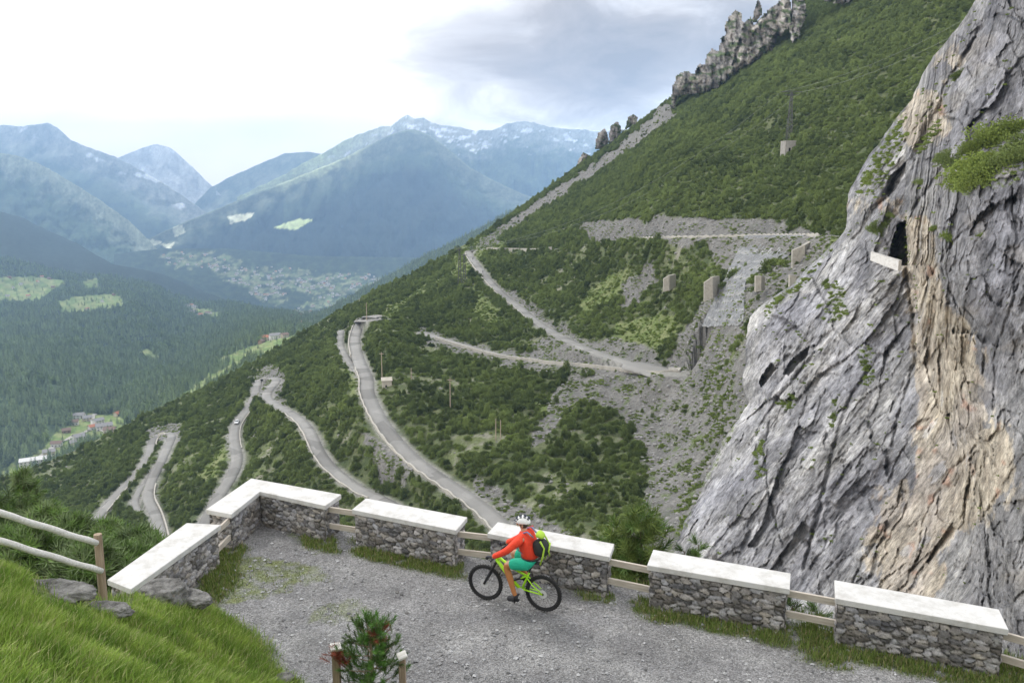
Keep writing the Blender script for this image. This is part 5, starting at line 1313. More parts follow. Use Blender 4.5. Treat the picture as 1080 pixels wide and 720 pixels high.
boulder('single pebble of whitish stone lying on the gravel right of the grass patch', 429, 646, 13.6, (.035, .03, .022), 29, 0, sub=2)
boulder('small dark stone lying on the gravel near the third wall', 419, 624, 14.6, (.04, .035, .025), 33, 0, sub=2)
# ---------------- log fence at the left
fr = empty('log_fence', (0, 0, 0), 0, 'bleached two-rail log fence with a brown post on the grass bank', 'fence')
def fp(x, y, Y): return tuple(unproj(x, y, Y))
pt_ = Vector(fp(103, 563, 11.15)); pb_ = Vector(fp(109, 634, 11.15)); pb_.z -= .3
m = MB(); m.tube([pb_, pb_.lerp(pt_, .5), pt_], [.062, .06, .058], 12); m.build('post', M['post'], fr)
def log(a, b, r, nm='rail'):
    m = MB(); a, b = Vector(a), Vector(b); n_ = 14
    m.tube([a.lerp(b, i/n_)+Vector((0, 0, .008*math.sin(i*1.7))) for i in range(n_+1)], [r*(1+.05*math.sin(i*2.3)) for i in range(n_+1)], 10); o = m.build(nm, M['log'], fr, smooth=True); return o
log(fp(102, 572.5, 11.05), fp(-70, 519, 9.0), .044); log(fp(107, 602, 11.05), fp(-70, 549.5, 9.0), .044)
pt2 = Vector(fp(-58, 514, 9.1)); pb2 = Vector(fp(-52, 610, 9.1)); m = MB(); m.tube([pb2, pt2], [.062, .058], 12); m.build('post', M['post'], fr)
# ---------------- timber posts at the lower edge
def tpost(label, x, y, Y, w_, tilt):
    r = empty('timber_post', (0, 0, 0), 0, label, 'post'); p = Vector(unproj(x, y, Y)); 
    m = MB(); m.box((0, 0, -.55), (w_, w_, 1.1)); o = m.build('shaft', M['post'], r, bevel=.01); o.location = (p.x, p.y, p.z-.03)
    m = MB(); m.box((0, 0, .0), (w_*1.45, w_*1.4, .045)); o = m.build('top_board', M['log'], r, bevel=.008); o.location = (p.x, p.y, p.z); o.rotation_euler = (R(12), R(tilt), R(20)); return r
tpost('timber post with a pale tilted top board, left of the small pine', 354, 682, 11.0, .11, 4)
tpost('timber post with a pale tilted top board, right of the small pine', 424, 691, 11.0, .10, -14)
# ---------------- pines close to the viewpoint
def tuft_mesh(seed, n=26, L=.11, wd=.004):
    rng = np.random.default_rng(seed); V = []; Fs = []
    for k in range(n):
        t = k/n; p = np.array([0, 0, t*.16]); q = k*2.4; up = .45+.8*t
        d = np.array([math.cos(q), math.sin(q), up]); d /= np.linalg.norm(d); s = np.cross(d, [0, 0, 1.]); s /= np.linalg.norm(s)+1e-9; i = len(V)
        V += [p-s*wd, p+s*wd, p+d*L*rng.uniform(.7, 1.1)]; Fs.append((i, i+1, i+2))
    return np.array(V), Fs
def pine(name, label, base, H, W_, seed, mats=('needles',), ntuft=500, tl=1.0, cone=True, wd=.004, stems=1, cat='tree', shape=None, bark='bark', group=None, tn=26):
    rng = np.random.default_rng(seed); r = empty(name, base, 0, label, cat, group)
    tk = MB(); tk.tube([(0, 0, -.4), (.02*H, 0, H*.5), (0, 0, H*.93)], [H*.022+.015, H*.014+.01, .008], 7)
    TV, TF = tuft_mesh(seed, tn, .12*tl, wd); TF = np.array(TF); Vs = []; Fs = []; k = 0; MI = []
    lv = []; nb = max(10, int(ntuft/9))
    for b in range(nb):
        t = (b+.5)/nb; z = H*(.06+.90*t); rad = W_*(shape(t) if shape else (1-t)**.75)*rng.uniform(.7, 1.1)+.03
        q = b*2.4+rng.uniform(-.4, .4); o = np.array([math.cos(q), math.sin(q), 0])
        tip = o*rad+[0, 0, z+rad*(.15+.5*t)]; st = np.array([0, 0, z]); mdl = (st+tip)/2+[0, 0, -.05*rad]
        tk.tube([st, mdl, tip], [.006+.012*rad, .005+.007*rad, .004], 4)
        m = max(3, int(9*(.4+rad/W_)))
        for j in range(m):
            f = .3+.75*(j+rng.random())/m; c = st+(tip-st)*min(f, 1.02)+rng.normal(size=3)*rad*.13*np.array([1, 1, .6])
            dr = o*rng.uniform(.2, 1)+rng.normal(size=3)*.35+[0, 0, .9]; dr /= np.linalg.norm(dr)
            a = np.cross(dr, [1, .2, 0.]); a /= np.linalg.norm(a); bb = np.cross(dr, a); Mx = np.stack([a, bb, dr], 1)
            Vs.append((TV*tl*rng.uniform(.8, 1.25))@Mx.T+c); Fs.append(TF+k); k += len(TV); MI += [rng.integers(len(mats)) if len(mats) > 1 else 0]*len(TF)
    newmesh('foliage', np.concatenate(Vs), np.concatenate(Fs), [M[x] for x in mats], midx=MI, parent=r)
    tk.build('trunk', M[bark], r); return r
# sapling between the timber posts
sb = unproj(392, 735, 11.05); sp_ = pine('pine_sapling', 'young pine with two dead red twigs at the lower edge of the gravel', sb, 1.22, .52, 3, ('needles_new', 'needles'), 330, .85, wd=.006, bark='bark_tan', shape=lambda t: 1.0-.45*t if t < .7 else .62*((1-t)/.3)**.6+.1, tn=34)
for (x, y, n_) in ((352, 692, 14), (362, 697, 9), (401, 668, 8), (399, 676, 6)):
    TV, TF = tuft_mesh(77, 30, .10, .0045); Vs = []; Fs = []; k = 0; c0_ = np.array(unproj(x, y, 10.95))-sb
    for j in range(n_):
        Mx = np.array(Matrix.Rotation(rg.uniform(0, 6.28), 3, 'Z') @ Matrix.Rotation(rg.uniform(.4, 1.3), 3, 'X')); Vs.append(TV@Mx.T+c0_+rg.normal(size=3)*.035); Fs.append(np.array(TF)+k); k += len(TV)
    o = newmesh('dead_twig', np.concatenate(Vs), np.concatenate(Fs), [M['needles_dead']], parent=sp_); o['label'] = 'rust-red dead needles'
NP = [(22, 492, 33, 9.5, 2.6, 'tall dark spruce whose tip stands highest at the left edge'), (48, 532, 30, 8, 2.4, 'dark pine right of the tall spruce tip'), (-12, 520, 30, 8, 2.4, 'dark pine cut by the left edge'), (78, 545, 26, 7, 2.2, 'dense pine in the middle of the clump above the log fence'), (112, 552, 26, 6.5, 2.0, 'dark pine behind the fence post'), (138, 560, 24, 6, 1.9, 'dark pine left of the low wall slab'),
      (160, 572, 23, 5, 1.7, 'rightmost pine of the clump, above the left wall slab'), (30, 560, 20, 6, 2.1, 'near pine right behind the log rails'), (95, 580, 19, 5, 1.9, 'near pine just left of the wall slab'), (-10, 560, 20, 6, 2.0, 'near pine at the left edge behind the rails'), (60, 570, 22, 6, 2.0, 'pine half hidden in the middle of the clump behind the rails'), (128, 585, 21, 4, 1.6, 'small pine low behind the left wall slab')]
for i, (x, y, Y, H, W_, lb) in enumerate(NP):
    tp = unproj(x, y, Y); pine('pine_tree', lb, (tp[0], tp[1], tp[2]-H), H, W_, 300+i, ('needles', 'conifer'), 1250, 1.75, wd=.011, shape=(lambda t: (1-t)**.85) if i == 0 else (lambda t: min(1, 1.15*(1-t)**.6)), tn=22)
tp = unproj(676, 541, 17.6); pine('pine_tree', 'bushy green pine behind the railing gap right of the cyclist', (tp[0], tp[1], tp[2]-3.4), 3.4, 1.0, 350, ('needles', 'scrub_pale'), 420, 1.5, wd=.007, shape=lambda t: .95*(1-t)**.45, tn=26)
tp = unproj(655, 556, 17.9); pine('pine_tree', 'smaller green pine left of the bushy one behind the railing gap', (tp[0], tp[1], tp[2]-2.8), 2.8, .75, 351, ('needles', 'scrub_pale'), 260, 1.4, wd=.007, shape=lambda t: .95*(1-t)**.45, tn=26)
for i, (x, y, Y, lb) in enumerate([(737, 569, 17, 'single pine shoot sticking up behind the wall right of the bushy pine'), (722, 576, 17, 'shorter pine shoot left of the single one behind the wall'), (836, 633, 14, 'tiny pine shoot seen between the rails at the left of the last gap'), (862, 639, 14, 'tiny pine shoot seen between the rails at the right of the last gap')]):
    tp = unproj(x, y, Y); H = 1.6; pine('pine_sapling', lb, (tp[0], tp[1], tp[2]-H), H, .3, 360+i, ('needles',), 60, 1.1, wd=.006, tn=26)
# ================================================================== the cyclist and the bicycle
for nm, c, ro in (('frame_green', (.42, .80, .03), .35), ('jacket_red', (.80, .065, .03), .75), ('short_teal', (.02, .42, .27), .8), ('tan_leg', (.46, .19, .07), .7), ('skin', (.50, .28, .19), .6), ('helmet_white', (.78, .78, .78), .35), ('helmet_dark', (.05, .06, .08), .5), ('shoe_black', (.03, .03, .035), .6), ('pack_black', (.03, .035, .035), .7), ('pack_green', (.38, .58, .06), .7), ('strap_blue', (.20, .22, .36), .8), ('hair', (.05, .035, .025), .8), ('glove', (.05, .05, .06), .8), ('chrome', (.55, .55, .56), .3)):
    M[nm] = plain(nm, c, ro)
M['jacket_red'] = plain('jacket_red', (.80, .065, .03), .75, noise=.2, ns=7, bump=.8, bd=.05)
M['short_teal'] = plain('short_teal', (.02, .42, .27), .8, noise=.2, ns=7, bump=.8, bd=.05)
def make_bike(loc, rz, label, detail=True, s=1.0):
    r = empty('mountain_bike', loc, rz, label, 'bicycle'); Rw = .365; ra, fa = Vector((-.45, 0, Rw)), Vector((.76, 0, Rw))
    for nm, ax in (('rear_wheel', ra), ('front_wheel', fa)):
        wn = bpy.data.objects.new('wheel', None); COL.objects.link(wn); wn.parent = r; wn.location = ax
        m = MB(); N_ = 40; m.tube([((Rw-.026)*math.cos(2*math.pi*k/N_), 0, (Rw-.028)*math.sin(2*math.pi*k/N_)) for k in range(N_)], .027, 8, closed=True, up=(0, 1, 0))
        for k in range(80):
            q = 2*math.pi*k/80; m.box((Rw*math.cos(q), (-.012, .012)[k % 2], Rw*math.sin(q)), (.008, .022, .014), Matrix.Rotation(-q, 3, 'Y'))
        m.build('tyre', M['tyre'], wn)
        m = MB(); m.tube([((Rw-.066)*math.cos(2*math.pi*k/N_), 0, (Rw-.066)*math.sin(2*math.pi*k/N_)) for k in range(N_)], .013, 6, closed=True, up=(0, 1, 0)); m.build('rim', M['shoe_black'], wn)
        m = MB()
        for k in range(28):
            q = 2*math.pi*k/28; q2 = q+(.5 if k % 4 < 2 else -.5); sd = .03*(1 if k % 2 else -1); m.tube([(.025*math.cos(q2), sd, .025*math.sin(q2)), ((Rw-.07)*math.cos(q), 0, (Rw-.07)*math.sin(q))], .0016, 3)
        m.build('spoke_set', M['chrome'], wn)
        m = MB(); m.tube([(0, -.055, 0), (0, .055, 0)], .024, 10); m.build('hub', M['shoe_black'], wn)
        m = MB(); m.tube([(0, .045, 0), (0, .049, 0)], .085, 20); m.build('brake_disc', M['chrome'], wn)
    BB = Vector((.0, 0, .345)); ht, hb = Vector((.475, 0, .955)), Vector((.52, 0, .855)); st = Vector((-.16, 0, .74)); piv = Vector((-.06, 0, .55))
    m = MB(); m.tube([hb+Vector((-.01, 0, .02)), Vector((.28, 0, .60)), BB], [.034, .036, .034], 8); m.tube([ht+Vector((-.01, 0, -.02)), Vector((.12, 0, .74)), Vector((-.11, 0, .66))], [.028, .022, .020], 8)
    m.tube([BB, st], [.024, .019], 8); m.tube([hb, ht], .030, 10); m.tube([BB+Vector((0, -.05, 0)), BB+Vector((0, .05, 0))], .032, 10); m.build('frame', M['frame_green'], r, smooth=True)
    m = MB()
    for s_ in (-1, 1):
        o = Vector((0, .055*s_, 0)); m.tube([BB+o*.6+Vector((-.03, 0, .04)), ra+o*1.25], [.017, .013], 6); m.tube([Vector((-.10, .035*s_, .66)), Vector((-.24, .055*s_, .52)), ra+o*1.25], [.014, .012, .012], 6)
        m.tube([Vector((-.10, .035*s_, .66)), Vector((.0, .03*s_, .60))], .012, 6)
    m.build('swingarm', M['frame_green'], r, smooth=True)
    m = MB(); m.tube([Vector((.0, 0, .60)), Vector((.16, 0, .52))], .022, 8); m.build('shock', M['shoe_black'], r)
    cr_ = hb+(hb-ht)*.35
    m = MB(); m.tube([cr_+Vector((0, -.07, 0)), cr_+Vector((0, .07, 0))], .024, 6)
    for s_ in (-1, 1): a = cr_+Vector((0, .07*s_, 0)); b = fa+Vector((0, .07*s_, 0)); m.tube([a, a.lerp(b, .48)], .017, 8); m.tube([a.lerp(b, .45), b], .023, 8)
    m.build('fork', M['shoe_black'], r, smooth=True)
    stm = ht+(ht-hb)*.35
    m = MB(); m.tube([ht, stm, stm+Vector((.05, 0, .01))], .018, 8); m.tube([(stm.x+.02, -.38, stm.z+.03), (stm.x+.045, -.2, stm.z+.02), (stm.x+.05, 0, stm.z+.01), (stm.x+.045, .2, stm.z+.02), (stm.x+.02, .38, stm.z+.03)], .013, 8); m.build('handlebar', M['shoe_black'], r, smooth=True)
    for s_ in (-1, 1): m = MB(); m.tube([(stm.x+.02, s_*.27, stm.z+.026), (stm.x+.018, s_*.39, stm.z+.031)], .018, 8); m.tube([(stm.x+.06, s_*.26, stm.z+.02), (stm.x+.09, s_*.34, stm.z+.01)], .006, 5); m.build('grip', M['glove'], r)
    m = MB(); sdp = Vector((-.235, 0, .93)); m.tube([st, sdp], .014, 8); m.build('seat_post', M['shoe_black'], r)
    m = MB(); m.tube([sdp+Vector((-.13, 0, .03)), sdp+Vector((-.07, 0, .035)), sdp+Vector((.02, 0, .03)), sdp+Vector((.14, 0, .02))], [.055, .072, .045, .02], 10, flat=.35); m.build('saddle', M['shoe_black'], r, smooth=True)
    cn = Vector((.165, .10, -.035)); 
    m = MB(); m.tube([BB+Vector((0, .075, 0)), BB+Vector((.05, .08, -.155))], .011, 6); m.tube([BB+Vector((0, -.075, 0)), BB+Vector((-.05, -.08, .155))], .011, 6); m.tube([BB+Vector((0, .06, 0)), BB+Vector((0, .064, 0))], .075, 24); m.build('crank', M['chrome'], r)
    for s_ in (-1, 1): m = MB(); m.box(BB+Vector((.05*s_, .13*s_, -.155*s_)), (.10, .09, .018)); m.build('pedal', M['shoe_black'], r)
    m = MB(); m.tube([BB+Vector((0, -.06, .075)), ra+Vector((0, -.06, .035))], .005, 4); m.tube([BB+Vector((0, -.06, -.075)), ra+Vector((.03, -.06, -.10)), ra+Vector((0, -.06, -.04))], .005, 4); m.build('chain', M['metal_grey'], r)
    m = MB(); m.tube([ra+Vector((0, -.045, 0)), ra+Vector((0, -.07, 0))], [.085, .035], 16); m.tube([ra+Vector((.01, -.075, -.02)), ra+Vector((.03, -.07, -.10))], .015, 6); m.build('cassette', M['metal_grey'], r)
    return r
def skin_obj(name, joints, edges, mats, parent, sub=2, root=0, infl=1.12):
    me = bpy.data.meshes.new(name); me.from_pydata([j[0] for j in joints], edges, []); o = bpy.data.objects.new(name, me); COL.objects.link(o); o.parent = parent
    for m_ in mats: me.materials.append(m_)
    sk = o.modifiers.new('skin', 'SKIN')
    sk.use_smooth_shade = True
    for i, j in enumerate(joints):
        r_ = j[1] if isinstance(j[1], tuple) else (j[1], j[1]); r_ = (r_[0]*infl, r_[1]*infl); me.skin_vertices[0].data[i].radius = r_
    me.skin_vertices[0].data[root].use_root = True
    s = o.modifiers.new('sub', 'SUBSURF'); s.levels = sub; s.render_levels = sub
    return o
def bake(o):
    dg = bpy.context.evaluated_depsgraph_get(); me = bpy.data.meshes.new_from_object(o.evaluated_get(dg)); o.modifiers.clear(); old = o.data; o.data = me; bpy.data.meshes.remove(old)
def make_rider(parent_loc, rz, label):
    r = empty('person', parent_loc, rz, label, 'person')
    # local frame of the bicycle: x forward, y left, z up
    hip = (-.19, .0, .99); belly = (-.17, -.01, 1.13); chest = (-.10, -.02, 1.37); neck0 = (-.05, -.03, 1.53); neck1 = (-.02, -.035, 1.62); head = (.0, -.045, 1.68); crown = (.0, -.05, 1.765)
    J = [(hip, (.15, .12)), (belly, (.14, .11)), (chest, (.16, .12)), (neck0, (.07, .065)), (neck1, .055), (head, (.085, .095)), (crown, (.065, .075))]
    E = [(0, 1), (1, 2), (2, 3), (3, 4), (4, 5), (5, 6)]
    def chain(pts, frm):
        k = len(J); 
        for p, rr in pts: J.append((p, rr))
        E.append((frm, k)); 
        for i in range(len(pts)-1): E.append((k+i, k+i+1))
        return k+len(pts)-1
    bar = (.56, 1.06)
    la = chain([((-.07, .19, 1.49), .062), ((.16, .33, 1.27), .046), ((.48, .345, 1.085), .032), ((.535, .335, 1.075), (.042, .024))], 2)
    ra_ = chain([((-.07, -.21, 1.49), .062), ((.14, -.36, 1.27), .046), ((.48, -.345, 1.085), .032), ((.535, -.335, 1.075), (.042, .024))], 2)
    ll = chain([((-.13, .11, .95), .11), ((.10, .14, .93), .10), ((.27, .15, .87), .072), ((.185, .145, .64), .070), ((.10, .14, .34), .046), ((.04, .14, .235), .045), ((.17, .145, .215), .03)], 0)
    rl = chain([((-.13, -.11, .95), .10), ((.10, -.14, 1.0), .088), ((.26, -.15, 1.03), .072), ((.12, -.145, .82), .068), ((-.03, -.14, .62), .045), ((-.10, -.14, .56), .04), ((.03, -.145, .545), .03)], 0)
    for hb_, s_ in ((la, 1), (ra_, -1)):
        for f in range(4):
            y = s_*(.335+.03-.02*f); L = [.9, 1.05, 1.0, .8][f]
            chain([((.565, y, 1.088), .0095), ((.565+.028*L, y, 1.075), .0085), ((.562+.02*L, y, 1.045), .0075), ((.55, y, 1.03), .007)], hb_)
        chain([((.53, s_*.295, 1.062), .0105), ((.545, s_*.285, 1.035), .0085)], hb_)
    b = skin_obj('body', J, E, [M['skin'], M['tan_leg']], r, 2, infl=1.0); bake(b)
    me = b.data; me.materials.clear(); me.materials.append(M['skin']); me.materials.append(M['tan_leg']); me.materials.append(M['glove'])
    for p in me.polygons: p.material_index = 2 if (p.center.z < .29 or (p.center.y < -.05 and p.center.z < .62)) else 1 if p.center.z < .92 else (2 if p.center.x > .46 and p.center.z < 1.2 else 0)
    # face: nose, ears, eyes, mouth
    hr = Matrix.Rotation(R(18), 3, 'Z')
    m = MB(); hc = Vector((.0, -.045, 1.68))
    m.ball(hc+hr @ Vector((.098, 0, -.01)), (.02, .012, .022), 8, 6)
    m.build('nose', M['skin'], r, smooth=True)
    for s_ in (-1, 1): m = MB(); m.ball(hc+hr @ Vector((.0, .088*s_, -.01)), (.02, .010, .032), 8, 6); m.build('ear', M['skin'], r, smooth=True); m = MB(); m.ball(hc+hr @ Vector((.082, .032*s_, .02)), .012, 8, 6); m.build('eye', M['helmet_dark'], r)
    m = MB(); m.ball(hc+hr @ Vector((.084, 0, -.05)), (.008, .024, .006), 8, 6); m.build('mouth', M['tan_leg'], r)
    m = MB(); m.ball(hc+Vector((-.03, -.0, -.01)), (.080, .090, .075), 12, 8); m.build('hair', M['hair'], r, smooth=True)
    # helmet: shell with dark vents and a peak
    m = MB(); Hc = hc+Vector((-.012, -.002, .055)); V = []; Fs = []; nu, nv = 32, 12
    for j in range(nv+1):
        th = R(100)*j/nv
        for i in range(nu): q = 2*math.pi*i/nu; V.append(Hc+hr @ Vector((.140*math.sin(th)*math.cos(q)*1.02, .112*math.sin(th)*math.sin(q), .118*math.cos(th)-.01*(math.cos(q) < -.3))))
    for j in range(nv):
        for i in range(nu): Fs.append((j*nu+i, (j+1)*nu+i, (j+1)*nu+(i+1) % nu, j*nu+(i+1) % nu))
    m.add(V, Fs); h = m.build('helmet', M['helmet_white'], r, smooth=True); so_ = h.modifiers.new('s', 'SOLIDIFY'); so_.thickness = .012
    m = MB()
    for y in (-.062, -.031, 0, .031, .062):
        for a0, a1 in ((-62, -38), (-28, -4), (8, 32), (44, 66)):
            P = []
            for k in range(4):
                a = R(a0+(a1-a0)*k/3); c_ = math.sqrt(max(.1, 1-(y/.112)**2)); P.append(Hc+hr @ Vector((.1465*math.sin(a)*c_*1.02, y*1.04, .1245*math.cos(a)*c_)))
            m.tube(P, [.006, .012, .012, .006], 6)
    m.build('helmet_vent', M['helmet_dark'], r)
    m = MB(); m.tube([Hc+hr @ Vector((.12, -.06, .02)), Hc+hr @ Vector((.165, 0, .015)), Hc+hr @ Vector((.12, .06, .02))], .012, 6); m.build('helmet_peak', M['helmet_dark'], r)
    # jacket, shorts, shoes as clothing over the body
    JJ = [((-.20, 0, .99), (.175, .15)), ((-.18, -.01, 1.14), (.17, .14)), (chest, (.20, .15)), ((-.06, -.03, 1.50), (.105, .09)), ((-.035, -.033, 1.585), (.074, .072))]
    EE = [(0, 1), (1, 2), (2, 3), (3, 4)]
    for s_ in (1, -1):
        k = len(JJ); JJ += [((-.07, s_*.19-.01, 1.48), .096), ((.06, s_*.275, 1.37), .072), ((.16, s_*.335, 1.27), .064), ((.32, s_*.345, 1.17), .055), ((.455, s_*.345, 1.10), .046)]; EE += [(2, k), (k, k+1), (k+1, k+2), (k+2, k+3), (k+3, k+4)]
    j = skin_obj('jacket', JJ, EE, [M['jacket_red']], r, 2); bake(j)
    JJ = [((-.19, 0, 1.04), (.155, .13)), ((-.19, 0, .965), (.172, .145))]; EE = [(0, 1)]
    for s_, kz in ((1, 0), (-1, .07)):
        k = len(JJ); JJ += [((-.12, s_*.12, .95), .118), ((.06, s_*.145, .935+kz*.8), .112), ((.21, s_*.15, .905+kz*1.6), .096)]; EE += [(1, k), (k, k+1), (k+1, k+2)]
    sh = skin_obj('shorts', JJ, EE, [M['short_teal']], r, 2); bake(sh)
    for s_, (ax, az) in ((1, (.05, .235)), (-1, (-.09, .56))):
        JJ = [((ax-.05, s_*.14, az-.01), (.068, .066)), ((ax+.06, s_*.142, az-.018), (.066, .056)), ((ax+.19, s_*.145, az-.03), (.058, .044)), ((ax-.01, s_*.14, az+.08), .060)]; o = skin_obj('shoe', JJ, [(0, 1), (1, 2), (0, 3)], [M['shoe_black']], r, 2); bake(o)
    return r
def make_pack(loc, rz, label):
    r = empty('backpack', loc, rz, label, 'backpack'); nb_ = Vector((-.14, -.015, 1.32))
    tl_ = Matrix.Rotation(R(12), 3, 'Y')
    J = [((-.40, -.015, 1.09), (.14, .12)), ((-.40, -.015, 1.27), (.16, .15)), ((-.34, -.02, 1.46), (.14, .12))]; b = skin_obj('bag', J, [(0, 1), (1, 2)], [M['pack_black']], r, 2); bake(b)
    J = [((-.29, -.02, 1.55), (.12, .065)), ((-.38, -.02, 1.54), (.12, .055)), ((-.46, -.02, 1.48), (.09, .035))]; b = skin_obj('top_flap', J, [(0, 1), (1, 2)], [M['pack_green']], r, 2); bake(b)
    m = MB()
    for s_ in (-1, 1):
        m.tube([(-.42, -.015+s_*.14, 1.46), (-.50, -.015+s_*.135, 1.33), (-.48, -.015+s_*.145, 1.18), (-.42, -.015+s_*.13, .99)], [.020, .016, .018, .016], 6)
    m.tube([(-.555, -.07, 1.38), (-.565, .05, 1.26), (-.545, -.06, 1.12)], .016, 6); m.build('side_panel', M['pack_green'], r, smooth=True)
    m = MB()
    for s_ in (-1, 1): m.tube([(-.27, s_*.10-.02, 1.50), (-.15, s_*.125-.02, 1.60), (-.02, s_*.135-.02, 1.545), (.055, s_*.13-.02, 1.40), (.02, s_*.15-.02, 1.22), (-.14, s_*.165-.02, 1.12), (-.24, s_*.12-.02, 1.08)], [.02, .026, .024, .02, .016, .014, .012], 6, flat=.5)
    m.build('strap', M['strap_blue'], r, smooth=True)
    m = MB(); N_ = 24; m.tube([(-.19+.185*math.cos(2*math.pi*k/N_), .175*math.sin(2*math.pi*k/N_), 1.06) for k in range(N_)], .016, 5, closed=True, up=(0, 0, 1)); m.build('waist_belt', M['pack_black'], r)
    return r
fw_ = onplane(511, 632, GZ); rw_ = onplane(573, 644.5, GZ)
dv_ = fw_-rw_; yaw = math.atan2(dv_[1], dv_[0]); q_ = rw_+(dv_)/np.linalg.norm(dv_)*.45; bl = (q_[0], q_[1], GZ+.01)
make_bike(bl, yaw, 'lime green full-suspension mountain bike on the gravel in front of the wall')
make_rider(bl, yaw, 'cyclist in a red jacket, teal shorts and white helmet looking over the wall')
make_pack(bl, yaw, 'black and lime backpack worn by the cyclist in the red jacket')
# distant riders on the switchbacks: small figures on simple bicycles
def far_rider(key, f, off, la, lb):
    p, t_ = road_at(key, f); t_.normalize(); s_ = Vector((t_.y, -t_.x, 0)); p = p+s_*off+Vector((0, 0, .03)); rz = math.atan2(t_.y, t_.x)
    b = empty('bicycle', p, rz, lb, 'bicycle')
    for x in (-.5, .55):
        m = MB(); m.tube([(x+.33*math.cos(2*math.pi*k/16), 0, .34+.33*math.sin(2*math.pi*k/16)) for k in range(16)], .03, 4, closed=True, up=(0, 1, 0)); m.build('wheel', M['tyre'], b)
    m = MB(); m.tube([(-.5, 0, .34), (-.15, 0, .85), (.42, 0, .85), (.55, 0, .34)], .03, 5); m.tube([(-.15, 0, .85), (0, 0, .34), (.42, 0, .85)], .03, 5); m.tube([(.42, 0, .85), (.42, 0, 1.0)], .03, 4); m.tube([(.42, -.25, 1), (.42, .25, 1)], .02, 4); m.build('frame', M['shoe_black'], b)
    pr = empty('person', p, rz, la, 'person')
    J = [((-.2, 0, .98), .14), ((0, 0, 1.2), .13), ((.15, 0, 1.42), .14), ((.2, 0, 1.55), .06), ((.25, 0, 1.68), .11)]; E = [(0, 1), (1, 2), (2, 3), (3, 4)]
    for s2 in (-1, 1): k = len(J); J += [((.15, .18*s2, 1.38), .06), ((.28, .25*s2, 1.18), .05), ((.42, .22*s2, 1.03), .04), ((.15, .12*s2, .95), .09), ((.05, .12*s2, .6), .06), ((.0, .12*s2, .3), .05)]; E += [(2, k), (k, k+1), (k+1, k+2), (0, k+3), (k+3, k+4), (k+4, k+5)]
    o = skin_obj('body', J, E, [M['helmet_dark']], pr, 1); bake(o)
far_rider('main', .115, 0, 'dark-clad far cyclist, upper of the two on the long descending road', 'tiny bicycle under the upper rider on the long descending road')
far_rider('main', .205, 0, 'dark-clad far cyclist, lower of the two on the long descending road', 'tiny bicycle under the lower rider on the long descending road')
far_rider('main', .79, 0, 'dark-clad far cyclist alone on the middle road above the pale retaining wall', 'tiny bicycle of the lone rider on the middle road')
# ================================================================== houses in the valley
HM = {'w': plain('white_render', (.62, .60, .56), .9), 'c': plain('cream_render', (.55, .48, .37), .9), 'b': plain('timber_brown', (.25, .17, .11), .9)}
RM = {'g': plain('grey_slate_roof', (.26, .25, .25), .9), 'r': plain('red_tile_roof', (.40, .17, .10), .9), 'd': plain('brown_roof', (.20, .14, .11), .9)}
def house(p, rz, L, W_, H, wm, rm, label, group=None, win=True, flat=False):
    r = empty('house', p, rz, label, 'house', group); m = MB(); m.box((0, 0, H/2-1.5), (L, W_, H+3)); 
    rh = W_*.28
    if not flat: m.add([(-L/2, -W_/2, H), (-L/2, W_/2, H), (-L/2, 0, H+rh), (L/2, -W_/2, H), (L/2, W_/2, H), (L/2, 0, H+rh)], [(0, 1, 2), (3, 5, 4)])
    m.build('wall', wm, r)
    o_ = .9; m = MB()
    if flat: m.box((0, 0, H+.3), (L+1, W_+1, .5))
    else:
        for s_ in (-1, 1): m.add([(-L/2-o_, s_*(W_/2+o_), H-.45), (L/2+o_, s_*(W_/2+o_), H-.45), (L/2+o_, 0, H+rh+.15), (-L/2-o_, 0, H+rh+.15), (-L/2-o_, s_*(W_/2+o_), H-.15), (L/2+o_, s_*(W_/2+o_), H-.15), (L/2+o_, 0, H+rh+.45), (-L/2-o_, 0, H+rh+.45)], [(0, 3, 2, 1), (4, 5, 6, 7), (0, 1, 5, 4), (1, 2, 6, 5), (3, 0, 4, 7)])
    m.build('roof', rm, r)
    if win:
        for k in range(max(2, int(L/4))):
            for z in ([1.6, 4.4] if H > 5 else [1.6]):
                m = MB(); m.box((-L/2+L*(k+.5)/max(2, int(L/4)), -W_/2-.03, z), (1.3, .1, 1.4)); m.build('window', M['glass'], r)
    return r
HAM = [(84, 441, 15, 10, 6, 'w', 'g', 'white house with a grey roof, uppermost in the hamlet'), (93, 444, 12, 9, 5.5, 'c', 'g', 'cream house right of the uppermost in the hamlet'), (78, 447, 12, 9, 5, 'w', 'd', 'white house with a brown roof left in the hamlet'), (104, 447, 13, 9, 5.5, 'w', 'g', 'white house above the bend of the hamlet road'), (111, 452, 20, 11, 6, 'w', 'g', 'wide pale house right of the hamlet road'), (116, 456, 14, 10, 5, 'c', 'd', 'cream house lowest on the right of the hamlet'),
       (85, 464, 14, 11, 6, 'w', 'g', 'white house standing alone in the lower meadow'), (80, 469, 12, 9, 5, 'c', 'g', 'cream house just below the lone white house'), (126, 438, 13, 9, 4, 'c', 'r', 'house with a red roof at the right of the hamlet'), (70, 456, 10, 8, 4, 'b', 'd', 'small timber barn on the hamlet meadow'), (60, 470, 12, 8, 5, 'w', 'd', 'white house at the lower left of the hamlet'), (99, 452, 10, 8, 5, 'w', 'r', 'small white house inside the road bend'), (52, 480, 13, 9, 5, 'c', 'g', 'cream house above the long white hall')]
for i, (x, y, L, W_, H, wm, rm, lb) in enumerate(HAM): house(g7(x, y), R(25+37*i % 60-20), L, W_, H, HM[wm], RM[rm], lb)
house(g7(38, 489), R(30), 34, 16, 6, HM['w'], M['cap'], 'long white flat-roofed hall at the far lower left', flat=True)
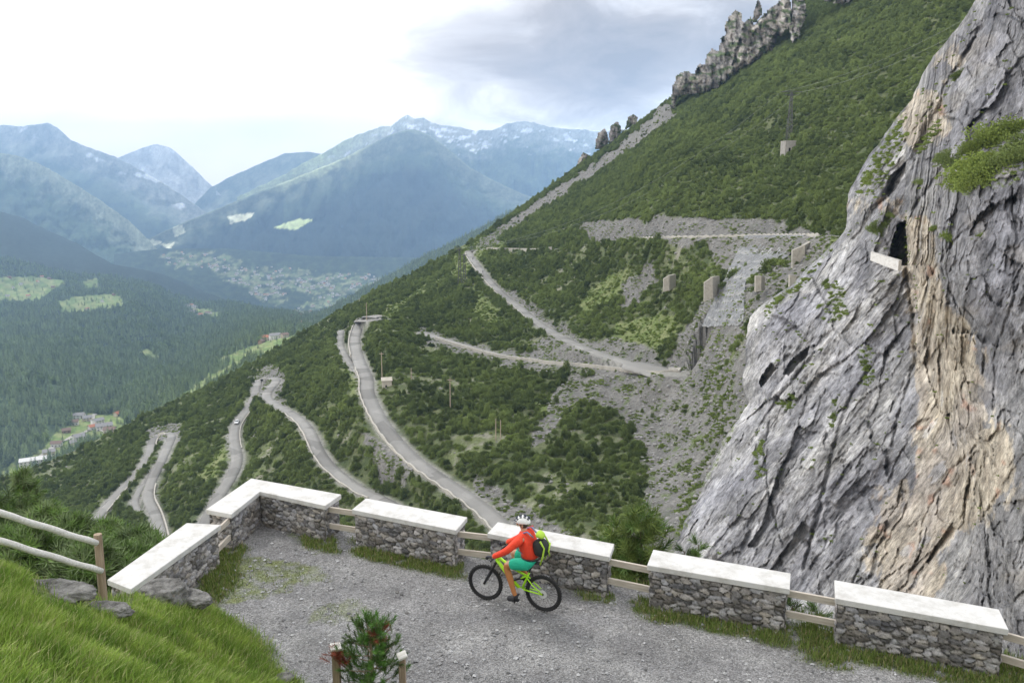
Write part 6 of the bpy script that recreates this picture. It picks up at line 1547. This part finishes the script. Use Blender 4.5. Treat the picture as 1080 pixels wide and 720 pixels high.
for i, (x, y, L, W_, H, wm, rm, lb) in enumerate([(282, 359, 16, 10, 7, 'c', 'r', 'cream house with a red roof on the bright ledge'), (291, 358, 18, 11, 8, 'w', 'g', 'tall white house in the ledge hamlet'), (301, 356, 13, 9, 6, 'c', 'd', 'rightmost cream house of the ledge hamlet'), (276, 362, 10, 8, 5, 'b', 'd', 'small brown barn left of the ledge hamlet')]): house(g7(x, y), R(15+20*i), L, W_, H, HM[wm], RM[rm], lb)
fl = MB(); 
for i, (x, y) in enumerate([(10, 294), (22, 300), (40, 297), (52, 294), (8, 312), (30, 313), (56, 303), (108, 318), (92, 326), (120, 312), (14, 304), (44, 293)]):
    house(g7(x, y), rg.uniform(0, 3), 13, 9, 5, HM['bwc'[i % 3]], RM['dgr'[i % 3]], 'farmhouse, one of the tiny scattered ones on the high left meadow', 'farmhouses on the high left meadow', win=False)
# the far town: pale houses on the valley floor
hp = []
for k, n_ in ((0, 100), (1, 165), (2, 12)):
    while n_ > 0:
        pl = TOWNP[k]; x = rg.uniform(min(p[0] for p in pl), max(p[0] for p in pl)); y = rg.uniform(min(p[1] for p in pl), max(p[1] for p in pl))
        if not inpoly(np.array([x]), np.array([y]), pl)[0] or perlin(np.array([[x/11, y/5]]), 991)[0] < .02: continue
        hp.append((x, y)); n_ -= 1
protos = {}
for (x, y) in hp:
    key = int(rg.integers(6)); on7 = y > float(interp(SKY7, x)); p = (g7 if on7 else g6)(x, y)
    if key not in protos:
        r = house(p, rg.uniform(0, 3), [13, 18, 12, 26, 15, 12][key], [10, 11, 9, 12, 10, 9][key], [7, 9, 6, 8, 9, 6][key], HM['wwwwcw'[key]], RM['gggdrg'[key]], 'tiny pale house, one of many in the far town on the valley floor', 'houses of the far town', win=False); protos[key] = (r, kids(r))
    else:
        r0, ks = protos[key]; r = r0.copy(); COL.objects.link(r)
        for c in ks: c2 = c.copy(); COL.objects.link(c2); c2.parent = r
        r.location = p; r.rotation_euler = (0, 0, rg.uniform(0, 3))
# ribbon of the hamlet road
for pts, wd in (([(20, 500), (40, 484), (56, 472), (74, 462), (90, 456), (98, 450), (97, 442), (100, 437)], 6), ([(98, 450), (112, 456), (124, 462)], 5)):
    q_ = cr(pts, 8); P = g7(q_[:, 0], q_[:, 1]).copy(); G = ribbon(P, [-wd/2, wd/2], [1.2, 1.2]); o = newmesh('valley_road', G.reshape(-1, 3), gridfaces(len(P), 2), [M['parapet']]); tag(o, kind='structure')
CLOUD = 1.3; SUNE = 1.5; HAZE = .98e-4; HCOL = (.38, .62, 1.0); EXPO = 0.35
# ================================================================== sky, light, air, camera
SUN_EL, SUN_AZ = R(46), R(-38)      # azimuth from the view axis, to the left
w = bpy.data.worlds.new('World'); SC.world = w; w.use_nodes = True
t = w.node_tree; n, l = t.nodes, t.links
for x in list(n): n.remove(x)
out = n.new('ShaderNodeOutputWorld'); bg = n.new('ShaderNodeBackground'); l.new(bg.outputs[0], out.inputs[0])
sky = n.new('ShaderNodeTexSky'); sky.sky_type = 'NISHITA'; sky.sun_disc = False
sky.sun_elevation = SUN_EL; sky.sun_rotation = SUN_AZ; sky.altitude = 1900; sky.dust_density = 1.5
def N(typ, **k):
    x = n.new(typ)
    for a, b in k.items(): setattr(x, a, b)
    return x
def mth(op, a, b=0.0, c=None):
    x = N('ShaderNodeMath', operation=op)
    for i, v in enumerate([a, b] + ([c] if c is not None else [])):
        if isinstance(v, bpy.types.NodeSocket): l.new(v, x.inputs[i])
        else: x.inputs[i].default_value = v
    return x.outputs[0]
def rmp(f, st):
    x = N('ShaderNodeValToRGB'); l.new(f, x.inputs[0]); e = x.color_ramp.elements
    while len(e) < len(st): e.new(.5)
    for k, (p, c) in enumerate(st):
        e[k].position = p; c = (c, c, c) if isinstance(c, (int, float)) else c; e[k].color = (*c, 1)
    return x.outputs[0]
def mx(f, a, b, mode='MIX'):
    x = N('ShaderNodeMix', data_type='RGBA', blend_type=mode)
    for i, v in ((0, f), (6, a), (7, b)):
        if isinstance(v, bpy.types.NodeSocket): l.new(v, x.inputs[i])
        else: x.inputs[i].default_value = (*v, 1) if isinstance(v, tuple) else v
    return x.outputs[2]
tc = N('ShaderNodeTexCoord'); sp = N('ShaderNodeSeparateXYZ'); l.new(tc.outputs['Generated'], sp.inputs[0])
# clouds live on a flat layer overhead: direction / height
zz = mth('ADD', mth('MAXIMUM', sp.outputs[2], 0.0), .10)
cx = mth('DIVIDE', sp.outputs[0], zz); cy = mth('DIVIDE', sp.outputs[1], zz)
cb = N('ShaderNodeCombineXYZ'); l.new(cx, cb.inputs[0]); l.new(cy, cb.inputs[1])
n1 = N('ShaderNodeTexNoise'); l.new(cb.outputs[0], n1.inputs['Vector']); n1.inputs['Scale'].default_value = .55; n1.inputs['Detail'].default_value = 7; n1.inputs['Roughness'].default_value = .5; n1.inputs['Distortion'].default_value = .35
mp = N('ShaderNodeMapping'); l.new(tc.outputs['Generated'], mp.inputs[0]); mp.inputs['Scale'].default_value = (1, 1, 2.6); mp.inputs['Location'].default_value = (3.1, 1.7, .4)
n2 = N('ShaderNodeTexNoise'); l.new(mp.outputs[0], n2.inputs['Vector']); n2.inputs['Scale'].default_value = 3.4; n2.inputs['Detail'].default_value = 7; n2.inputs['Roughness'].default_value = .5; n2.inputs['Distortion'].default_value = .2
# the weather is brighter to the left, a grey bank stands to the right
side = mth('MULTIPLY', sp.outputs[0], 1.0)
def blob(cx_, cz_, rx, rz):
    a = mth('DIVIDE', mth('SUBTRACT', sp.outputs[0], cx_), rx); b = mth('DIVIDE', mth('SUBTRACT', sp.outputs[2], cz_), rz)
    d = mth('SQRT', mth('ADD', mth('MULTIPLY', a, a), mth('MULTIPLY', b, b)))
    return mth('MULTIPLY', mth('MAXIMUM', mth('SUBTRACT', 1.0, d), 0.0), 1.0)
n3 = N('ShaderNodeTexNoise'); l.new(mp.outputs[0], n3.inputs['Vector']); n3.inputs['Scale'].default_value = 7.5; n3.inputs['Detail'].default_value = 9; n3.inputs['Roughness'].default_value = .58; n3.inputs['Distortion'].default_value = .5
grey = mth('ADD', mth('MULTIPLY', blob(.13, .17, .34, .085), 2.0), mth('MULTIPLY', blob(.26, .27, .30, .12), 1.3))
tex = mth('ADD', mth('MULTIPLY', mth('SUBTRACT', n2.outputs['Fac'], .5), 3.2), mth('MULTIPLY', mth('SUBTRACT', n3.outputs['Fac'], .5), 3.6))
rm = rmp(mth('ADD', sp.outputs[0], .5), [(.30, .12), (.58, 1.0)])
grey = mth('ADD', grey, mth('MULTIPLY', tex, rm))
cloud = rmp(mth('MULTIPLY', grey, .42), [(.02, (1, 1, 1)), (.22, (.62, .58, .55)), (.48, (.36, .31, .27)), (.85, (.20, .165, .14))])
wis = rmp(n2.outputs['Fac'], [(.36, (.86, .88, .92)), (.50, (.98, .985, .99)), (.62, (1.06, 1.06, 1.06))])
cloud = mx(1.0, cloud, wis, 'MULTIPLY')
glow = rmp(mth('ADD', sp.outputs[2], mth('MULTIPLY', sp.outputs[0], .35)), [(.02, (1.6, 1.45, 1.25)), (.16, (1.25, 1.18, 1.10)), (.40, (1.05, 1.03, 1))])
cloud = mx(1.0, cloud, glow, 'MULTIPLY')
cs = N('ShaderNodeVectorMath', operation='SCALE'); l.new(cloud, cs.inputs[0]); cs.inputs['Scale'].default_value = CLOUD
sk = N('ShaderNodeVectorMath', operation='SCALE'); l.new(sky.outputs[0], sk.inputs[0]); sk.inputs['Scale'].default_value = .10
cover = rmp(n1.outputs['Fac'], [(.25, .97), (.4, 1.0)])
l.new(mx(cover, sk.outputs[0], cs.outputs[0]), bg.inputs[0]); bg.inputs[1].default_value = 1.0

sd = bpy.data.lights.new('sun', 'SUN'); sd.energy = SUNE; sd.angle = R(12); sd.color = (1, .95, .87)
so = bpy.data.objects.new('sun', sd); COL.objects.link(so)
dv = Vector((math.sin(SUN_AZ)*math.cos(SUN_EL), math.cos(SUN_AZ)*math.cos(SUN_EL), math.sin(SUN_EL)))
so.rotation_euler = dv.to_track_quat('Z', 'Y').to_euler()

if HAZE:
    lo, hi = (-12500, -400, -1400), (7000, 14000, 1340)
    b = MB(); b.box([(lo[i]+hi[i])/2 for i in range(3)], [hi[i]-lo[i] for i in range(3)])
    hm = bpy.data.materials.new('valley_air'); hm.use_nodes = True; hn = hm.node_tree
    hn.nodes.remove(hn.nodes['Principled BSDF'])
    pv = hn.nodes.new('ShaderNodeVolumePrincipled'); hn.links.new(pv.outputs[0], hn.nodes['Material Output'].inputs['Volume'])
    pv.inputs['Color'].default_value = (*HCOL, 1); pv.inputs['Density'].default_value = HAZE; pv.inputs['Anisotropy'].default_value = .2
    tag(b.build('haze', hm), kind='stuff')
SC.cycles.volume_bounces = 0
SC.cycles.max_bounces = 5; SC.cycles.diffuse_bounces = 3; SC.cycles.transparent_max_bounces = 6
SC.cycles.use_denoising = True
cd = bpy.data.cameras.new('camera'); cd.sensor_fit = 'HORIZONTAL'; cd.sensor_width = 36; cd.lens = F/1080*36
cd.clip_end = 60000; cd.clip_start = .05
co = bpy.data.objects.new('camera', cd); COL.objects.link(co)
co.rotation_euler = (R(90)-PITCH, 0, 0); SC.camera = co
SC.view_settings.view_transform = 'Standard'; SC.view_settings.look = 'None'; SC.view_settings.exposure = EXPO
SC.view_settings.gamma = 1; SC.view_settings.use_curve_mapping = False
